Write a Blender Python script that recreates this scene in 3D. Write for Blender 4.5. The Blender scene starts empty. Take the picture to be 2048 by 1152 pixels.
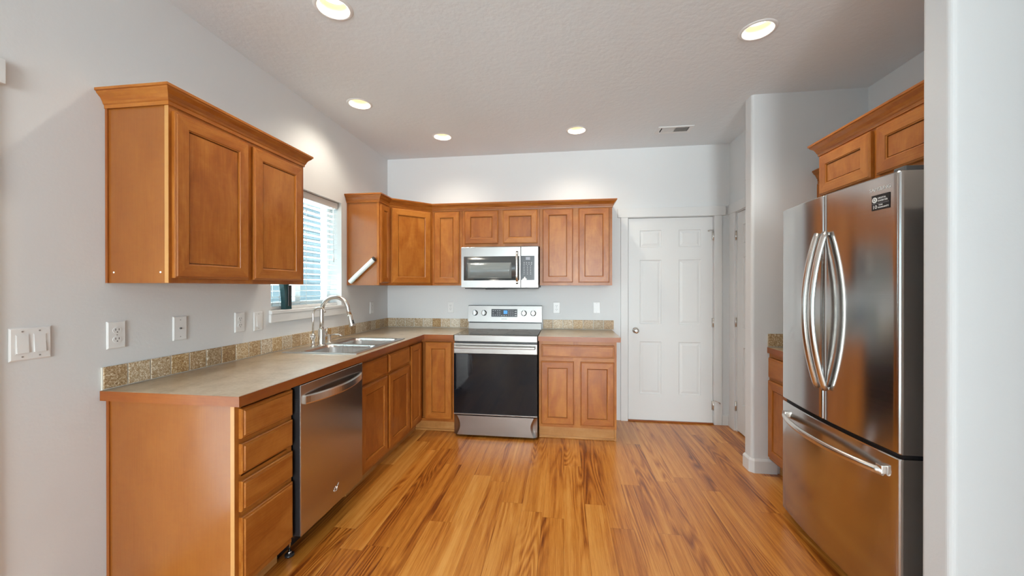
import bpy, bmesh, math, random
from mathutils import Vector, Matrix
random.seed(7)
C = bpy.context.scene
COL = C.collection
PI = math.pi

# ------------------------------------------------------------------ camera, world, lights, exposure
cam = bpy.data.cameras.new('camera')
cam.sensor_fit = 'HORIZONTAL'; cam.sensor_width = 36.0
cam.lens = 770.3 / 2048 * 36.0
cam.clip_start = 0.05
camo = bpy.data.objects.new('camera', cam); COL.objects.link(camo)
camo.location = (1.9194, -4.0085, 1.3466)
camo.rotation_euler = (PI / 2 - 0.0021, 0, 0.1342)
C.camera = camo

C.view_settings.view_transform = 'Standard'
C.view_settings.look = 'None'
C.view_settings.exposure = 0.88
C.view_settings.gamma = 1.0
C.view_settings.use_curve_mapping = False

W = bpy.data.worlds.new('world'); C.world = W; W.use_nodes = True
bg = W.node_tree.nodes['Background']
bg.inputs['Color'].default_value = (0.70, 0.88, 1.0, 1)
bg.inputs['Strength'].default_value = 3.2
C.cycles.max_bounces = 10
C.cycles.diffuse_bounces = 6
C.cycles.glossy_bounces = 5

def area(name, loc, rot, sx, sy, power, col):
    l = bpy.data.lights.new(name, 'AREA'); l.shape = 'RECTANGLE'; l.size = sx; l.size_y = sy
    l.energy = power; l.color = col
    o = bpy.data.objects.new(name, l); COL.objects.link(o); o.location = loc; o.rotation_euler = rot
    return o
# daylight entering by the patio door (left wall, behind the camera) and by the rear window
area('patio_door_daylight', (-0.22, -3.94, 1.05), (0, -PI / 2 - 0.35, 0), 1.95, 1.75, 17, (0.70, 0.87, 1.0))
# added lamp hidden below the sill; imitates ground bounce to brighten ceiling and blind
area('ceiling_fill_below_window', (-0.95, -1.29, 0.55), (0, -PI + 0.75, 0), 0.9, 1.6, 150, (0.74, 0.91, 1.0))
area('rear_window_daylight', (2.55, -11.2, 1.3), (PI / 2 + 0.30, 0, 0), 2.2, 2.2, 335, (0.95, 0.975, 1.0))
sun = bpy.data.lights.new('sun', 'SUN'); sun.energy = 0.5; sun.angle = 0.01; sun.color = (1.0, 0.93, 0.82)
suno = bpy.data.objects.new('sun', sun); COL.objects.link(suno)
suno.rotation_euler = (math.radians(52), 0, math.radians(14))

# ------------------------------------------------------------------ materials
def srgb(r, g, b):
    f = lambda c: (c / 255 / 12.92) if c / 255 <= 0.04045 else ((c / 255 + 0.055) / 1.055) ** 2.4
    return (f(r), f(g), f(b), 1.0)
class NT:
    def __init__(s, name):
        s.m = bpy.data.materials.new(name); s.m.use_nodes = True
        s.t = s.m.node_tree; s.p = s.t.nodes['Principled BSDF']; s.out = s.t.nodes['Material Output']
    def n(s, typ, **kw):
        nd = s.t.nodes.new(typ)
        for k, v in kw.items(): setattr(nd, k, v)
        return nd
    def l(s, a, b): s.t.links.new(a, b)
    def math(s, op, a, b=None, c=None):
        nd = s.n('ShaderNodeMath', operation=op)
        for i, v in enumerate((a, b, c)):
            if v is None: continue
            if hasattr(v, 'is_output'): s.l(v, nd.inputs[i])
            else: nd.inputs[i].default_value = v
        return nd.outputs[0]
    def ramp(s, fac, stops):
        r = s.n('ShaderNodeValToRGB'); e = r.color_ramp.elements
        while len(e) > 1: e.remove(e[-1])
        e[0].position = stops[0][0]; e[0].color = stops[0][1]
        for p, c in stops[1:]:
            x = e.new(p); x.color = c
        s.l(fac, r.inputs[0]); return r.outputs[0]
    def noise(s, vec, scale, detail=3, rough=0.5, dist=0.0):
        nd = s.n('ShaderNodeTexNoise'); nd.inputs['Scale'].default_value = scale
        nd.inputs['Detail'].default_value = detail; nd.inputs['Roughness'].default_value = rough
        nd.inputs['Distortion'].default_value = dist
        if vec is not None: s.l(vec, nd.inputs['Vector'])
        return nd.outputs['Fac']
    def mapping(s, vec, scale=(1, 1, 1), loc=(0, 0, 0)):
        nd = s.n('ShaderNodeMapping'); nd.inputs['Scale'].default_value = scale; nd.inputs['Location'].default_value = loc
        s.l(vec, nd.inputs['Vector']); return nd.outputs[0]
    def bump(s, h, strength=0.2, dist=0.002):
        b = s.n('ShaderNodeBump'); b.inputs['Strength'].default_value = strength; b.inputs['Distance'].default_value = dist
        s.l(h, b.inputs['Height']); s.l(b.outputs[0], s.p.inputs['Normal'])
    def pos(s): return s.n('ShaderNodeNewGeometry').outputs['Position']

def simple(name, col, rough=0.5, metal=0.0, spec=0.5, coat=0.0, emit=None, es=0.0):
    k = NT(name); p = k.p
    p.inputs['Base Color'].default_value = col; p.inputs['Roughness'].default_value = rough
    p.inputs['Metallic'].default_value = metal; p.inputs['Specular IOR Level'].default_value = spec
    p.inputs['Coat Weight'].default_value = coat; p.inputs['Coat Roughness'].default_value = 0.15
    if emit: p.inputs['Emission Color'].default_value = emit; p.inputs['Emission Strength'].default_value = es
    nz = k.noise(k.pos(), 90, 2)
    k.l(k.math('MULTIPLY_ADD', nz, 0.06, rough - 0.03), p.inputs['Roughness'])
    return k.m

def painted(name, col, rough, scale, strength):
    k = NT(name); k.p.inputs['Base Color'].default_value = col
    k.p.inputs['Roughness'].default_value = rough; k.p.inputs['Specular IOR Level'].default_value = 0.3
    v = k.pos()
    h = k.math('ADD', k.noise(v, scale, 4, 0.55), k.math('MULTIPLY', k.noise(v, scale * 0.35, 2), 0.6))
    k.bump(h, strength, 0.004); return k.m

def wood(name, dark, mid, light, rough=0.34, gscale=1.0, coat=0.25, cl=0.58, cr=0.28):
    k = NT(name); uv = k.n('ShaderNodeUVMap').outputs[0]
    oi = k.n('ShaderNodeObjectInfo').outputs['Random']
    off = k.n('ShaderNodeCombineXYZ'); k.l(k.math('MULTIPLY', oi, 37.0), off.inputs[0]); k.l(k.math('MULTIPLY', oi, 19.0), off.inputs[1])
    va = k.n('ShaderNodeVectorMath', operation='ADD'); k.l(uv, va.inputs[0]); k.l(off.outputs[0], va.inputs[1])
    v = va.outputs[0]
    cloud = k.noise(k.mapping(v, (2.2, 6, 1)), 1.6 * gscale, 4, 0.55, 0.8)
    fine = k.noise(k.mapping(v, (6, 170, 1)), 1.0, 3, 0.6)
    flame = k.noise(k.mapping(v, (9, 4, 1)), 2.6, 3, 0.6, 1.5)
    a = k.math('MULTIPLY_ADD', cloud, cl, k.math('MULTIPLY_ADD', fine, 0.22, (0.75 - cl) * 0.5))
    a = k.math('MULTIPLY_ADD', flame, 0.12, k.math('ADD', a, 0.05))
    a = k.math('MULTIPLY_ADD', oi, 0.10, a)
    c = k.ramp(a, [(0.36, dark), (0.60, mid), (0.86, light)])
    k.l(c, k.p.inputs['Base Color'])
    k.p.inputs['Roughness'].default_value = rough; k.p.inputs['Specular IOR Level'].default_value = 0.32
    k.p.inputs['Coat Weight'].default_value = coat; k.p.inputs['Coat Roughness'].default_value = cr
    k.bump(fine, 0.05, 0.0006)
    return k.m

def steel(name, col, rough, aniso=0.0, axis='Z', brush=(2, 2, 400), brs=0.02, rot=0.0):
    k = NT(name); p = k.p
    p.inputs['Base Color'].default_value = col; p.inputs['Metallic'].default_value = 1.0
    p.inputs['Roughness'].default_value = rough
    if aniso:
        t = k.n('ShaderNodeTangent'); t.direction_type = 'RADIAL'; t.axis = axis
        k.l(t.outputs[0], p.inputs['Tangent']); p.inputs['Anisotropic'].default_value = aniso
        p.inputs['Anisotropic Rotation'].default_value = rot
    nz = k.noise(k.mapping(k.pos(), brush), 1.0, 2)
    k.l(k.math('MULTIPLY_ADD', nz, 0.04, rough - 0.02), p.inputs['Roughness'])
    if brs: k.bump(nz, brs, 0.0004)
    return k.m

M = {}
M['wall'] = painted('wall_paint', (0.70, 0.708, 0.708, 1), 0.75, 75, 0.10)
M['ceil'] = painted('ceiling_paint', (0.74, 0.775, 0.795, 1), 0.8, 34, 0.45)
M['white'] = painted('white_trim_paint', (0.70, 0.70, 0.69, 1), 0.42, 30, 0.02)
M['plastic'] = simple('white_plastic', (0.76, 0.76, 0.75, 1), 0.35)
M['slot'] = simple('dark_slot', (0.03, 0.03, 0.03, 1), 0.6)
M['wood'] = wood('maple_stained', srgb(114, 55, 10), srgb(156, 88, 27), srgb(188, 122, 52), coat=0.13)
M['woodend'] = wood('maple_end_panel', srgb(120, 64, 17), srgb(142, 80, 26), srgb(158, 96, 38), rough=0.34, coat=0.6, cl=0.3, cr=0.2)
M['woodedge'] = wood('maple_edge_trim', srgb(112, 54, 13), srgb(140, 73, 22), srgb(160, 92, 36), coat=0.3)
M['rawedge'] = wood('pale_frame_edge', srgb(170, 115, 58), srgb(186, 132, 74), srgb(200, 148, 90), cl=0.3)
M['toe'] = wood('maple_toe', srgb(130, 80, 35), srgb(172, 118, 62), srgb(198, 150, 92))
M['steel'] = steel('stainless', (0.34, 0.325, 0.31, 1), 0.29, 0.5, 'Z', (3, 3, 500), 0.0)
M['steelf'] = steel('stainless_fridge', (0.55, 0.535, 0.52, 1), 0.15, 0.8, 'Z', (2, 2, 300), 0.0, 0.25)
M['steeld'] = steel('stainless_dishwasher', (0.50, 0.475, 0.455, 1), 0.24, 0.5, 'Z', (3, 3, 500), 0.0)
M['nickel'] = steel('brushed_nickel', (0.70, 0.67, 0.63, 1), 0.24, 0, brs=0)
M['chrome'] = steel('chrome', (0.82, 0.82, 0.83, 1), 0.09, 0, brs=0)
M['sinksteel'] = steel('sink_steel', (0.62, 0.62, 0.61, 1), 0.28, 0, brush=(400, 3, 3))
M['black'] = simple('black_plastic', (0.018, 0.018, 0.02, 1), 0.35)
M['glassblk'] = simple('black_glass', (0.006, 0.007, 0.010, 1), 0.05, 0, 0.35, 0.0)
M['cooktop'] = simple('ceramic_cooktop', (0.015, 0.014, 0.014, 1), 0.08, 0, 0.9, 0.6)
M['burner'] = simple('burner_ring', (0.10, 0.095, 0.09, 1), 0.15)
M['mwglass'] = simple('microwave_glass', (0.05, 0.06, 0.065, 1), 0.06, 0, 0.9, 0.5)
M['mwscreen'] = simple('microwave_screen', (0.20, 0.225, 0.225, 1), 0.12, 0, 0.7)
M['panelgrey'] = simple('control_panel', (0.055, 0.06, 0.068, 1), 0.25)
M['legend'] = simple('legend_print', (0.55, 0.56, 0.58, 1), 0.5)
M['logo'] = simple('grey_logo', (0.42, 0.41, 0.40, 1), 0.35, 0.6)
M['palelogo'] = simple('pale_logo', (0.66, 0.65, 0.63, 1), 0.4, 0.2)
M['sticker'] = simple('black_sticker', (0.012, 0.012, 0.014, 1), 0.35)
M['print'] = simple('white_print', (0.85, 0.84, 0.80, 1), 0.5)
M['rubber'] = simple('dark_grey_case', (0.10, 0.10, 0.10, 1), 0.45)
M['casegrey'] = simple('grey_case', (0.22, 0.22, 0.22, 1), 0.45)
M['lcd'] = simple('blue_display', (0.02, 0.08, 0.2, 1), 0.2, emit=(0.08, 0.36, 0.8, 1), es=0.55)
M['lcd2'] = simple('grey_display', (0.3, 0.31, 0.36, 1), 0.3)
M['lens'] = simple('lamp_lens', (0.9, 0.88, 0.8, 1), 0.5, emit=(1.0, 0.90, 0.70, 1), es=3.0)
M['baffle'] = simple('lamp_baffle', (0.42, 0.37, 0.27, 1), 0.5)
M['grout'] = simple('grout', (0.62, 0.59, 0.52, 1), 0.8)
M['dark'] = simple('vent_shade_black', (0.01, 0.01, 0.01, 1), 0.8)
M['tealglass'] = simple('dark_teal_gloss', (0.012, 0.05, 0.055, 1), 0.08, 0, 0.8)
M['tube'] = simple('pale_tube', (0.70, 0.78, 0.76, 1), 0.3)
M['siding'] = simple('pale_siding', (0.11, 0.14, 0.147, 1), 0.6)
M['ground'] = simple('outdoor_ground', (0.30, 0.32, 0.26, 1), 0.9)
M['blind'] = simple('white_blind', (0.82, 0.83, 0.82, 1), 0.4)
M['cord'] = simple('white_cord', (0.8, 0.8, 0.79, 1), 0.7)

def glass_mat():
    k = NT('window_glass'); k.t.nodes.remove(k.p)
    tr = k.n('ShaderNodeBsdfTransparent'); tr.inputs[0].default_value = (0.93, 0.97, 0.97, 1)
    gl = k.n('ShaderNodeBsdfGlossy'); gl.inputs['Roughness'].default_value = 0.02
    fr = k.n('ShaderNodeLayerWeight'); fr.inputs[0].default_value = 0.5
    fac = k.math('MULTIPLY_ADD', k.math('POWER', fr.outputs['Facing'], 4.0), 0.5, 0.04)
    mx = k.n('ShaderNodeMixShader'); k.l(fac, mx.inputs[0]); k.l(tr.outputs[0], mx.inputs[1]); k.l(gl.outputs[0], mx.inputs[2])
    k.l(mx.outputs[0], k.out.inputs[0]); return k.m
M['glass'] = glass_mat()

def floor_mat():
    k = NT('plank_floor'); g = k.pos()
    sp = k.n('ShaderNodeSeparateXYZ'); k.l(g, sp.inputs[0]); x, y = sp.outputs[0], sp.outputs[1]
    PW, PL = 0.128, 1.22
    xr = k.math('DIVIDE', x, PW); row = k.math('FLOOR', xr)
    wn = k.n('ShaderNodeTexWhiteNoise', noise_dimensions='1D'); k.l(row, wn.inputs['W'])
    yr = k.math('ADD', k.math('DIVIDE', y, PL), k.math('MULTIPLY', wn.outputs['Value'], 3.0)); ci = k.math('FLOOR', yr)
    cb = k.n('ShaderNodeCombineXYZ'); k.l(row, cb.inputs[0]); k.l(ci, cb.inputs[1])
    w2 = k.n('ShaderNodeTexWhiteNoise', noise_dimensions='2D'); k.l(cb.outputs[0], w2.inputs['Vector'])
    rnd = w2.outputs['Value']
    gv = k.n('ShaderNodeCombineXYZ'); k.l(x, gv.inputs[0])
    k.l(k.math('MULTIPLY', y, 1.0), gv.inputs[1]); k.l(k.math('MULTIPLY', rnd, 53.0), gv.inputs[2])
    v = gv.outputs[0]
    # growth-ring contours: a warped height field stretched along the plank
    field = k.noise(k.mapping(v, (5.5, 0.42, 1)), 1.0, 2, 0.45, 0.35)
    rings = k.math('FRACT', k.math('MULTIPLY', field, 24.0))
    rings = k.math('ABSOLUTE', k.math('SUBTRACT', rings, 0.5))
    mask = k.ramp(k.noise(k.mapping(v, (7, 0.7, 1), (3.1, 8.2, 0)), 1.0, 2), [(0.47, (0, 0, 0, 1)), (0.60, (1, 1, 1, 1))])
    rings = k.math('SUBTRACT', 0.5, k.math('MULTIPLY', k.math('SUBTRACT', 1.0, k.math('MULTIPLY', rings, 2.0)), mask))
    streak = k.noise(k.mapping(v, (34, 0.6, 1)), 1.0, 5, 0.6)
    fibre = k.noise(k.mapping(v, (260, 7, 1)), 1.0, 3, 0.7)
    a = k.math('MULTIPLY_ADD', rings, 0.22, k.math('MULTIPLY', streak, 0.52))
    a = k.math('MULTIPLY_ADD', fibre, 0.36, a)
    a = k.math('MULTIPLY_ADD', rnd, 0.17, k.math('SUBTRACT', a, 0.045))
    c = k.ramp(a, [(0.32, srgb(114, 54, 12)), (0.45, srgb(160, 90, 26)), (0.58, srgb(194, 123, 46)), (0.72, srgb(214, 150, 72)), (0.92, srgb(226, 172, 100))])
    fx = k.math('FRACT', xr); fy = k.math('FRACT', yr)
    ex = k.math('LESS_THAN', k.math('MINIMUM', fx, k.math('SUBTRACT', 1.0, fx)), 0.010)
    ey = k.math('LESS_THAN', k.math('MINIMUM', fy, k.math('SUBTRACT', 1.0, fy)), 0.0011)
    seam = k.math('MAXIMUM', ex, ey)
    mx = k.n('ShaderNodeMix', data_type='RGBA'); k.l(k.math('MULTIPLY', seam, 0.25), mx.inputs[0]); k.l(c, mx.inputs[6]); mx.inputs[7].default_value = srgb(70, 34, 12)
    k.l(mx.outputs[2], k.p.inputs['Base Color'])
    k.l(k.math('MULTIPLY_ADD', fibre, 0.12, 0.24), k.p.inputs['Roughness'])
    k.p.inputs['Specular IOR Level'].default_value = 0.5; k.p.inputs['Coat Weight'].default_value = 0.35; k.p.inputs['Coat Roughness'].default_value = 0.24
    k.bump(k.math('SUBTRACT', k.math('MULTIPLY', fibre, 0.2), seam), 0.10, 0.0008)
    return k.m
M['floor'] = floor_mat()

def laminate():
    k = NT('beige_laminate'); v = k.pos()
    a = k.noise(v, 9, 6, 0.65, 0.5); b = k.noise(v, 60, 4, 0.6)
    f = k.math('MULTIPLY_ADD', a, 0.6, k.math('MULTIPLY', b, 0.4))
    k.l(k.ramp(f, [(0.36, srgb(160, 140, 112)), (0.5, srgb(180, 161, 134)), (0.66, srgb(196, 180, 156))]), k.p.inputs['Base Color'])
    k.p.inputs['Roughness'].default_value = 0.30; k.p.inputs['Specular IOR Level'].default_value = 0.6; k.p.inputs['Coat Weight'].default_value = 0.5; k.p.inputs['Coat Roughness'].default_value = 0.22
    return k.m
M['lam'] = laminate()
M['added_carpet'] = painted('added_grey_carpet', (0.56, 0.55, 0.53, 1), 0.95, 220, 0.5)
def tile():
    k = NT('pebbled_tile'); v = k.pos(); gi = k.n('ShaderNodeNewGeometry').outputs['Random Per Island']
    vo = k.n('ShaderNodeTexVoronoi'); vo.inputs['Scale'].default_value = 150
    wv = k.n('ShaderNodeVectorMath', operation='MULTIPLY_ADD')
    nz = k.n('ShaderNodeTexNoise'); nz.inputs['Scale'].default_value = 80; k.l(v, nz.inputs['Vector'])
    k.l(nz.outputs['Color'], wv.inputs[0]); wv.inputs[1].default_value = (0.03, 0.03, 0.03); k.l(v, wv.inputs[2])
    k.l(wv.outputs[0], vo.inputs['Vector'])
    f = k.math('MULTIPLY_ADD', k.noise(v, 85, 6, 0.7, 1.2), 0.55, k.math('MULTIPLY', vo.outputs['Distance'], 0.45))
    f2 = k.math('MULTIPLY_ADD', gi, 0.20, k.math('SUBTRACT', f, 0.08))
    c1 = k.ramp(f2, [(0.30, srgb(128, 102, 70)), (0.44, srgb(168, 144, 110)), (0.55, srgb(196, 182, 158)), (0.68, srgb(232, 226, 214))])
    c2 = k.ramp(f2, [(0.30, srgb(112, 78, 42)), (0.46, srgb(164, 124, 74)), (0.58, srgb(190, 158, 108)), (0.72, srgb(226, 210, 180))])
    mx = k.n('ShaderNodeMix', data_type='RGBA'); k.l(k.math('FRACT', k.math('MULTIPLY', gi, 7.3)), mx.inputs[0]); k.l(c1, mx.inputs[6]); k.l(c2, mx.inputs[7])
    k.l(mx.outputs[2], k.p.inputs['Base Color']); k.p.inputs['Roughness'].default_value = 0.4
    k.bump(f, 0.35, 0.002); return k.m
M['tile'] = tile()

# ------------------------------------------------------------------ mesh builder
X, Y, Z = Vector((1, 0, 0)), Vector((0, 1, 0)), Vector((0, 0, 1))
WL = {}
class MB:
    def __init__(s):
        s.bm = bmesh.new(); s.uv = s.bm.loops.layers.uv.new('UVMap')
    def _uv(s, faces, grain, smooth=False, mi=0):
        s.bm.normal_update()
        o = Vector((random.random() * 5, random.random() * 5))
        for f in faces:
            f.smooth = smooth; f.material_index = mi
            g = grain; n = f.normal
            if abs(n.dot(g)) > 0.9: g = X if abs(n.x) < 0.9 else Y
            p = n.cross(g)
            if p.length < 1e-6: p = Y
            p.normalize()
            for lp in f.loops:
                lp[s.uv].uv = (lp.vert.co.dot(g) + o.x, lp.vert.co.dot(p) + o.y)
    def quad(s, pts, grain=Z, smooth=False, mi=0):
        f = s.bm.faces.new([s.bm.verts.new(p) for p in pts]); s._uv([f], grain, smooth, mi); return f
    def box(s, x0, x1, y0, y1, z0, z1, bev=0.0, grain=Z, mi=0, seg=2, rot=None, piv=None):
        r = bmesh.ops.create_cube(s.bm, size=1.0)
        vs = r['verts']
        for v in vs:
            v.co = Vector((x0 + (v.co.x + .5) * (x1 - x0), y0 + (v.co.y + .5) * (y1 - y0), z0 + (v.co.z + .5) * (z1 - z0)))
        fs = list({f for v in vs for f in v.link_faces})
        s._uv(fs, grain, False, mi)
        if bev > 0:
            es = list({e for v in vs for e in v.link_edges})
            b = bmesh.ops.bevel(s.bm, geom=es, offset=bev, segments=seg, affect='EDGES', profile=0.5, clamp_overlap=True)
            for f in b['faces']: f.smooth = False; f.material_index = mi
            vs = list({v for f in fs if f.is_valid for v in f.verts} | {v for f in b['faces'] for v in f.verts})
        if rot is not None:
            for v in vs: v.co = piv + rot @ (v.co - piv)
        return s
    def grid(s, rows, grain=Z, smooth=True, closed_u=False, caps=False, mi=0):
        """rows: list of lists of points (same length)"""
        V = [[s.bm.verts.new(p) for p in r] for r in rows]; fs = []
        n = len(V[0])
        for i in range(len(V) - 1):
            for j in range(n if closed_u else n - 1):
                a, b = V[i][j], V[i][(j + 1) % n]; c, d = V[i + 1][(j + 1) % n], V[i + 1][j]
                fs.append(s.bm.faces.new((a, b, c, d)))
        s._uv(fs, grain, smooth, mi)
        if caps:
            cf = [s.bm.faces.new(list(reversed(V[0]))), s.bm.faces.new(V[-1])]
            s._uv(cf, grain, False, mi)
        return s
    def tube(s, pts, r, seg=12, caps=True, flat=None, mi=0):
        pts = [Vector(p) for p in pts]; rs = r if isinstance(r, (list, tuple)) else [r] * len(pts)
        t0 = (pts[1] - pts[0]).normalized()
        nrm = t0.orthogonal().normalized() if flat is None else (flat - t0 * flat.dot(t0)).normalized()
        rows = []
        for i, p in enumerate(pts):
            t = (pts[min(i + 1, len(pts) - 1)] - pts[max(i - 1, 0)]).normalized()
            nrm = (nrm - t * nrm.dot(t)).normalized(); bn = t.cross(nrm)
            rr = rs[i]; ra, rb = rr if isinstance(rr, (list, tuple)) else (rr, rr)
            rows.append([p + nrm * math.cos(a) * ra + bn * math.sin(a) * rb for a in [2 * PI * k / seg for k in range(seg)]])
        return s.grid(rows, t0, True, True, caps, mi)
    def lathe(s, prof, c, axis=Z, seg=24, mi=0, caps=True, smooth=True):
        c = Vector(c); axis = axis.normalized(); u = axis.orthogonal().normalized(); v = axis.cross(u)
        rows = [[c + axis * h + (u * math.cos(a) + v * math.sin(a)) * r for a in [2 * PI * k / seg for k in range(seg)]] for r, h in prof]
        return s.grid(rows, axis, smooth, True, caps, mi)
    def prism(s, poly, vec, grain=Z, smooth=False, mi=0):
        vec = Vector(vec); A = [s.bm.verts.new(p) for p in poly]; B = [s.bm.verts.new(Vector(p) + vec) for p in poly]; n = len(A)
        side = [s.bm.faces.new((A[i], A[(i + 1) % n], B[(i + 1) % n], B[i])) for i in range(n)]
        s._uv(side, grain, smooth, mi)
        cf = [s.bm.faces.new(list(reversed(A))), s.bm.faces.new(B)]; s._uv(cf, grain, False, mi)
        return s
    def sweep(s, path, prof, closed=False, mi=0):
        """path: xy points; prof: (outward, z) points; outward is to the right of the path; mitred corners; closed profile"""
        P = [Vector((p[0], p[1])) for p in path]; rows = []
        for i, p in enumerate(P):
            d0 = (P[i] - P[i - 1]).normalized() if i > 0 else (P[1] - P[0]).normalized()
            d1 = (P[i + 1] - P[i]).normalized() if i < len(P) - 1 else d0
            n0, n1 = Vector((d0.y, -d0.x)), Vector((d1.y, -d1.x))
            m = (n0 + n1); m = m / max(1e-6, m.dot(n0))
            rows.append([Vector((p.x + m.x * o, p.y + m.y * o, z)) for o, z in prof])
        for i in range(len(rows) - 1):
            d = (P[i + 1] - P[i]).normalized()
            s.grid([rows[i], rows[i + 1]], Vector((d.x, d.y, 0)), False, True, False, mi)
        f = [s.bm.faces.new([s.bm.verts.new(p) for p in rows[0]]), s.bm.faces.new([s.bm.verts.new(p) for p in reversed(rows[-1])])]
        s._uv(f, Z, False, mi)
        return s
    def build(s, name, mats, parent=None, loc=None, weld=False):
        if weld: bmesh.ops.remove_doubles(s.bm, verts=s.bm.verts, dist=1e-5)
        bmesh.ops.recalc_face_normals(s.bm, faces=s.bm.faces)
        if parent is not None: w = WL[parent.name]
        elif loc is not None: w = Vector(loc)
        else:
            lo = [min(v.co[i] for v in s.bm.verts) for i in range(3)]; hi = [max(v.co[i] for v in s.bm.verts) for i in range(3)]
            w = Vector(((lo[0] + hi[0]) / 2, (lo[1] + hi[1]) / 2, lo[2]))
        for v in s.bm.verts: v.co -= w
        me = bpy.data.meshes.new(name); s.bm.to_mesh(me); s.bm.free()
        for m in (mats if isinstance(mats, (list, tuple)) else [mats]): me.materials.append(m if not isinstance(m, str) else M[m])
        o = bpy.data.objects.new(name, me); COL.objects.link(o)
        if parent is not None: o.parent = parent
        else: o.location = w
        WL[o.name] = w
        return o

def thing(name, label, cat, loc, group=None):
    o = bpy.data.objects.new(name, None); COL.objects.link(o); o.location = loc; o.empty_display_size = 0.1
    o['label'] = label; o['category'] = cat
    if group: o['group'] = group
    WL[o.name] = Vector(loc); return o
def tag(o, label, cat, group=None):
    o['label'] = label; o['category'] = cat
    if group: o['group'] = group
    return o
def struct(o): o['kind'] = 'structure'; return o
def plabel(o, t): o['label'] = t; return o

def text(name, body, size, origin, right, up, mat, parent, depth=0.0006, align='CENTER'):
    cu = bpy.data.curves.new(name, 'FONT'); cu.body = body; cu.size = size; cu.extrude = depth
    cu.align_x = align; cu.align_y = 'CENTER'
    t = bpy.data.objects.new(name + '_tmp', cu); COL.objects.link(t)
    dg = bpy.context.evaluated_depsgraph_get()
    me = bpy.data.meshes.new_from_object(t.evaluated_get(dg))
    COL.objects.unlink(t); bpy.data.objects.remove(t)
    n = right.cross(up)
    mt = Matrix((right, up, n)).transposed().to_4x4(); mt.translation = Vector(origin) - WL[parent.name]
    me.transform(mt); me.materials.clear(); me.materials.append(M[mat])
    o = bpy.data.objects.new(name, me); COL.objects.link(o); o.parent = parent; WL[o.name] = WL[parent.name]
    return o

def holed_wall(mb, x0, x1, y0, y1, z0, z1, axis, holes):
    """axis: the wall's long axis ('x' or 'y'); holes: (a0, a1, z0, z1)"""
    A0, A1 = (x0, x1) if axis == 'x' else (y0, y1)
    ca = sorted({A0, A1, *[h[0] for h in holes], *[h[1] for h in holes]}); cz = sorted({z0, z1, *[h[2] for h in holes], *[h[3] for h in holes]})
    for i in range(len(ca) - 1):
        # merge vertical runs
        run = None
        for j in range(len(cz) - 1):
            am, zm = (ca[i] + ca[i + 1]) / 2, (cz[j] + cz[j + 1]) / 2
            solid = not any(h[0] < am < h[1] and h[2] < zm < h[3] for h in holes)
            if solid: run = (run[0], cz[j + 1]) if run else (cz[j], cz[j + 1])
            if (not solid or j == len(cz) - 2) and run:
                if axis == 'x': mb.box(ca[i], ca[i + 1], y0, y1, run[0], run[1])
                else: mb.box(x0, x1, ca[i], ca[i + 1], run[0], run[1])
                run = None

# ------------------------------------------------------------------ the room
H = 2.745
mb = MB(); mb.box(-0.16, 6.1, -5.3, 0.12, -0.10, 0.0); struct(mb.build('floor', 'floor'))
mb = MB(); mb.box(-0.16, 6.1, -11.1, -5.3, -0.10, 0.0); struct(mb.build('floor_rear', 'added_carpet'))  # unseen neutral floor covering, put in to cut orange bounce light
LIGHTS = [(0.775, -2.215, 'nearest of the five, over the tall two-door wall cabinet side'),
          (0.375, -1.25, ''), (0.80, -0.545, ''), (2.03, -0.53, ''), (2.965, -1.75, '')]
mb = MB(); mb.box(-0.16, 6.1, -11.1, 0.12, H, H + 0.12); ceil = struct(mb.build('ceiling', 'ceil'))
cut = MB()
for lx, ly, _ in LIGHTS: cut.lathe([(0.076, -0.05), (0.076, 0.09)], (lx, ly, H), Z, 40)
cuto = cut.build('ceiling_cutter', 'ceil')
bo = ceil.modifiers.new('holes', 'BOOLEAN'); bo.operation = 'DIFFERENCE'; bo.object = cuto; bo.solver = 'EXACT'
dg = bpy.context.evaluated_depsgraph_get()
nm = bpy.data.meshes.new_from_object(ceil.evaluated_get(dg)); ceil.modifiers.clear(); ceil.data = nm
bpy.data.objects.remove(cuto)

WY0, WY1, WZ0, WZ1 = -1.700, -0.885, 1.190, 2.078
mb = MB(); holed_wall(mb, -0.16, 0, -11.1, 0.12, 0, H, 'y', [(WY0, WY1, WZ0, WZ1), (-4.84, -3.04, 0.0, 2.043)])
struct(mb.build('wall_left', 'wall', weld=True))
DX0, DX1 = 2.556, 3.374
mb = MB(); holed_wall(mb, 0, 3.64, 0, 0.12, 0, H, 'x', [(DX0, DX1, 0, 2.046)])
struct(mb.build('wall_back', 'wall', weld=True))
PX = 3.517
PY0, PY1 = -0.82, -0.163
mb = MB(); holed_wall(mb, PX, PX + 0.12, -0.885, 0, 0, H, 'y', [(PY0, PY1, 0, 2.046)])
struct(mb.build('wall_right', 'wall', weld=True))
def round_end(xl, xr, y0, y1, r=0.02, n=6):
    p = [(xr, y0), (xr, y1)]
    p += [(xl + r - r * math.sin(a), y1 - r + r * math.cos(a)) for a in [PI / 2 * k / n for k in range(n + 1)]]
    p += [(xl + r - r * math.cos(a), y0 + r - r * math.sin(a)) for a in [PI / 2 * k / n for k in range(n + 1)]]
    return [Vector((a, b, 0)) for a, b in p]
mb = MB(); mb.prism(round_end(3.272, 4.15, -1.0, -0.885), (0, 0, H), smooth=False); struct(mb.build('wall_pantry_end', 'wall'))
mb = MB(); mb.box(4.03, 4.15, -2.42, -1.0, 0, H); struct(mb.build('wall_alcove', 'wall'))
mb = MB(); mb.prism(round_end(3.205, 6.0, -2.535, -2.42), (0, 0, H), smooth=False); struct(mb.build('wall_near_right', 'wall'))
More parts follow.
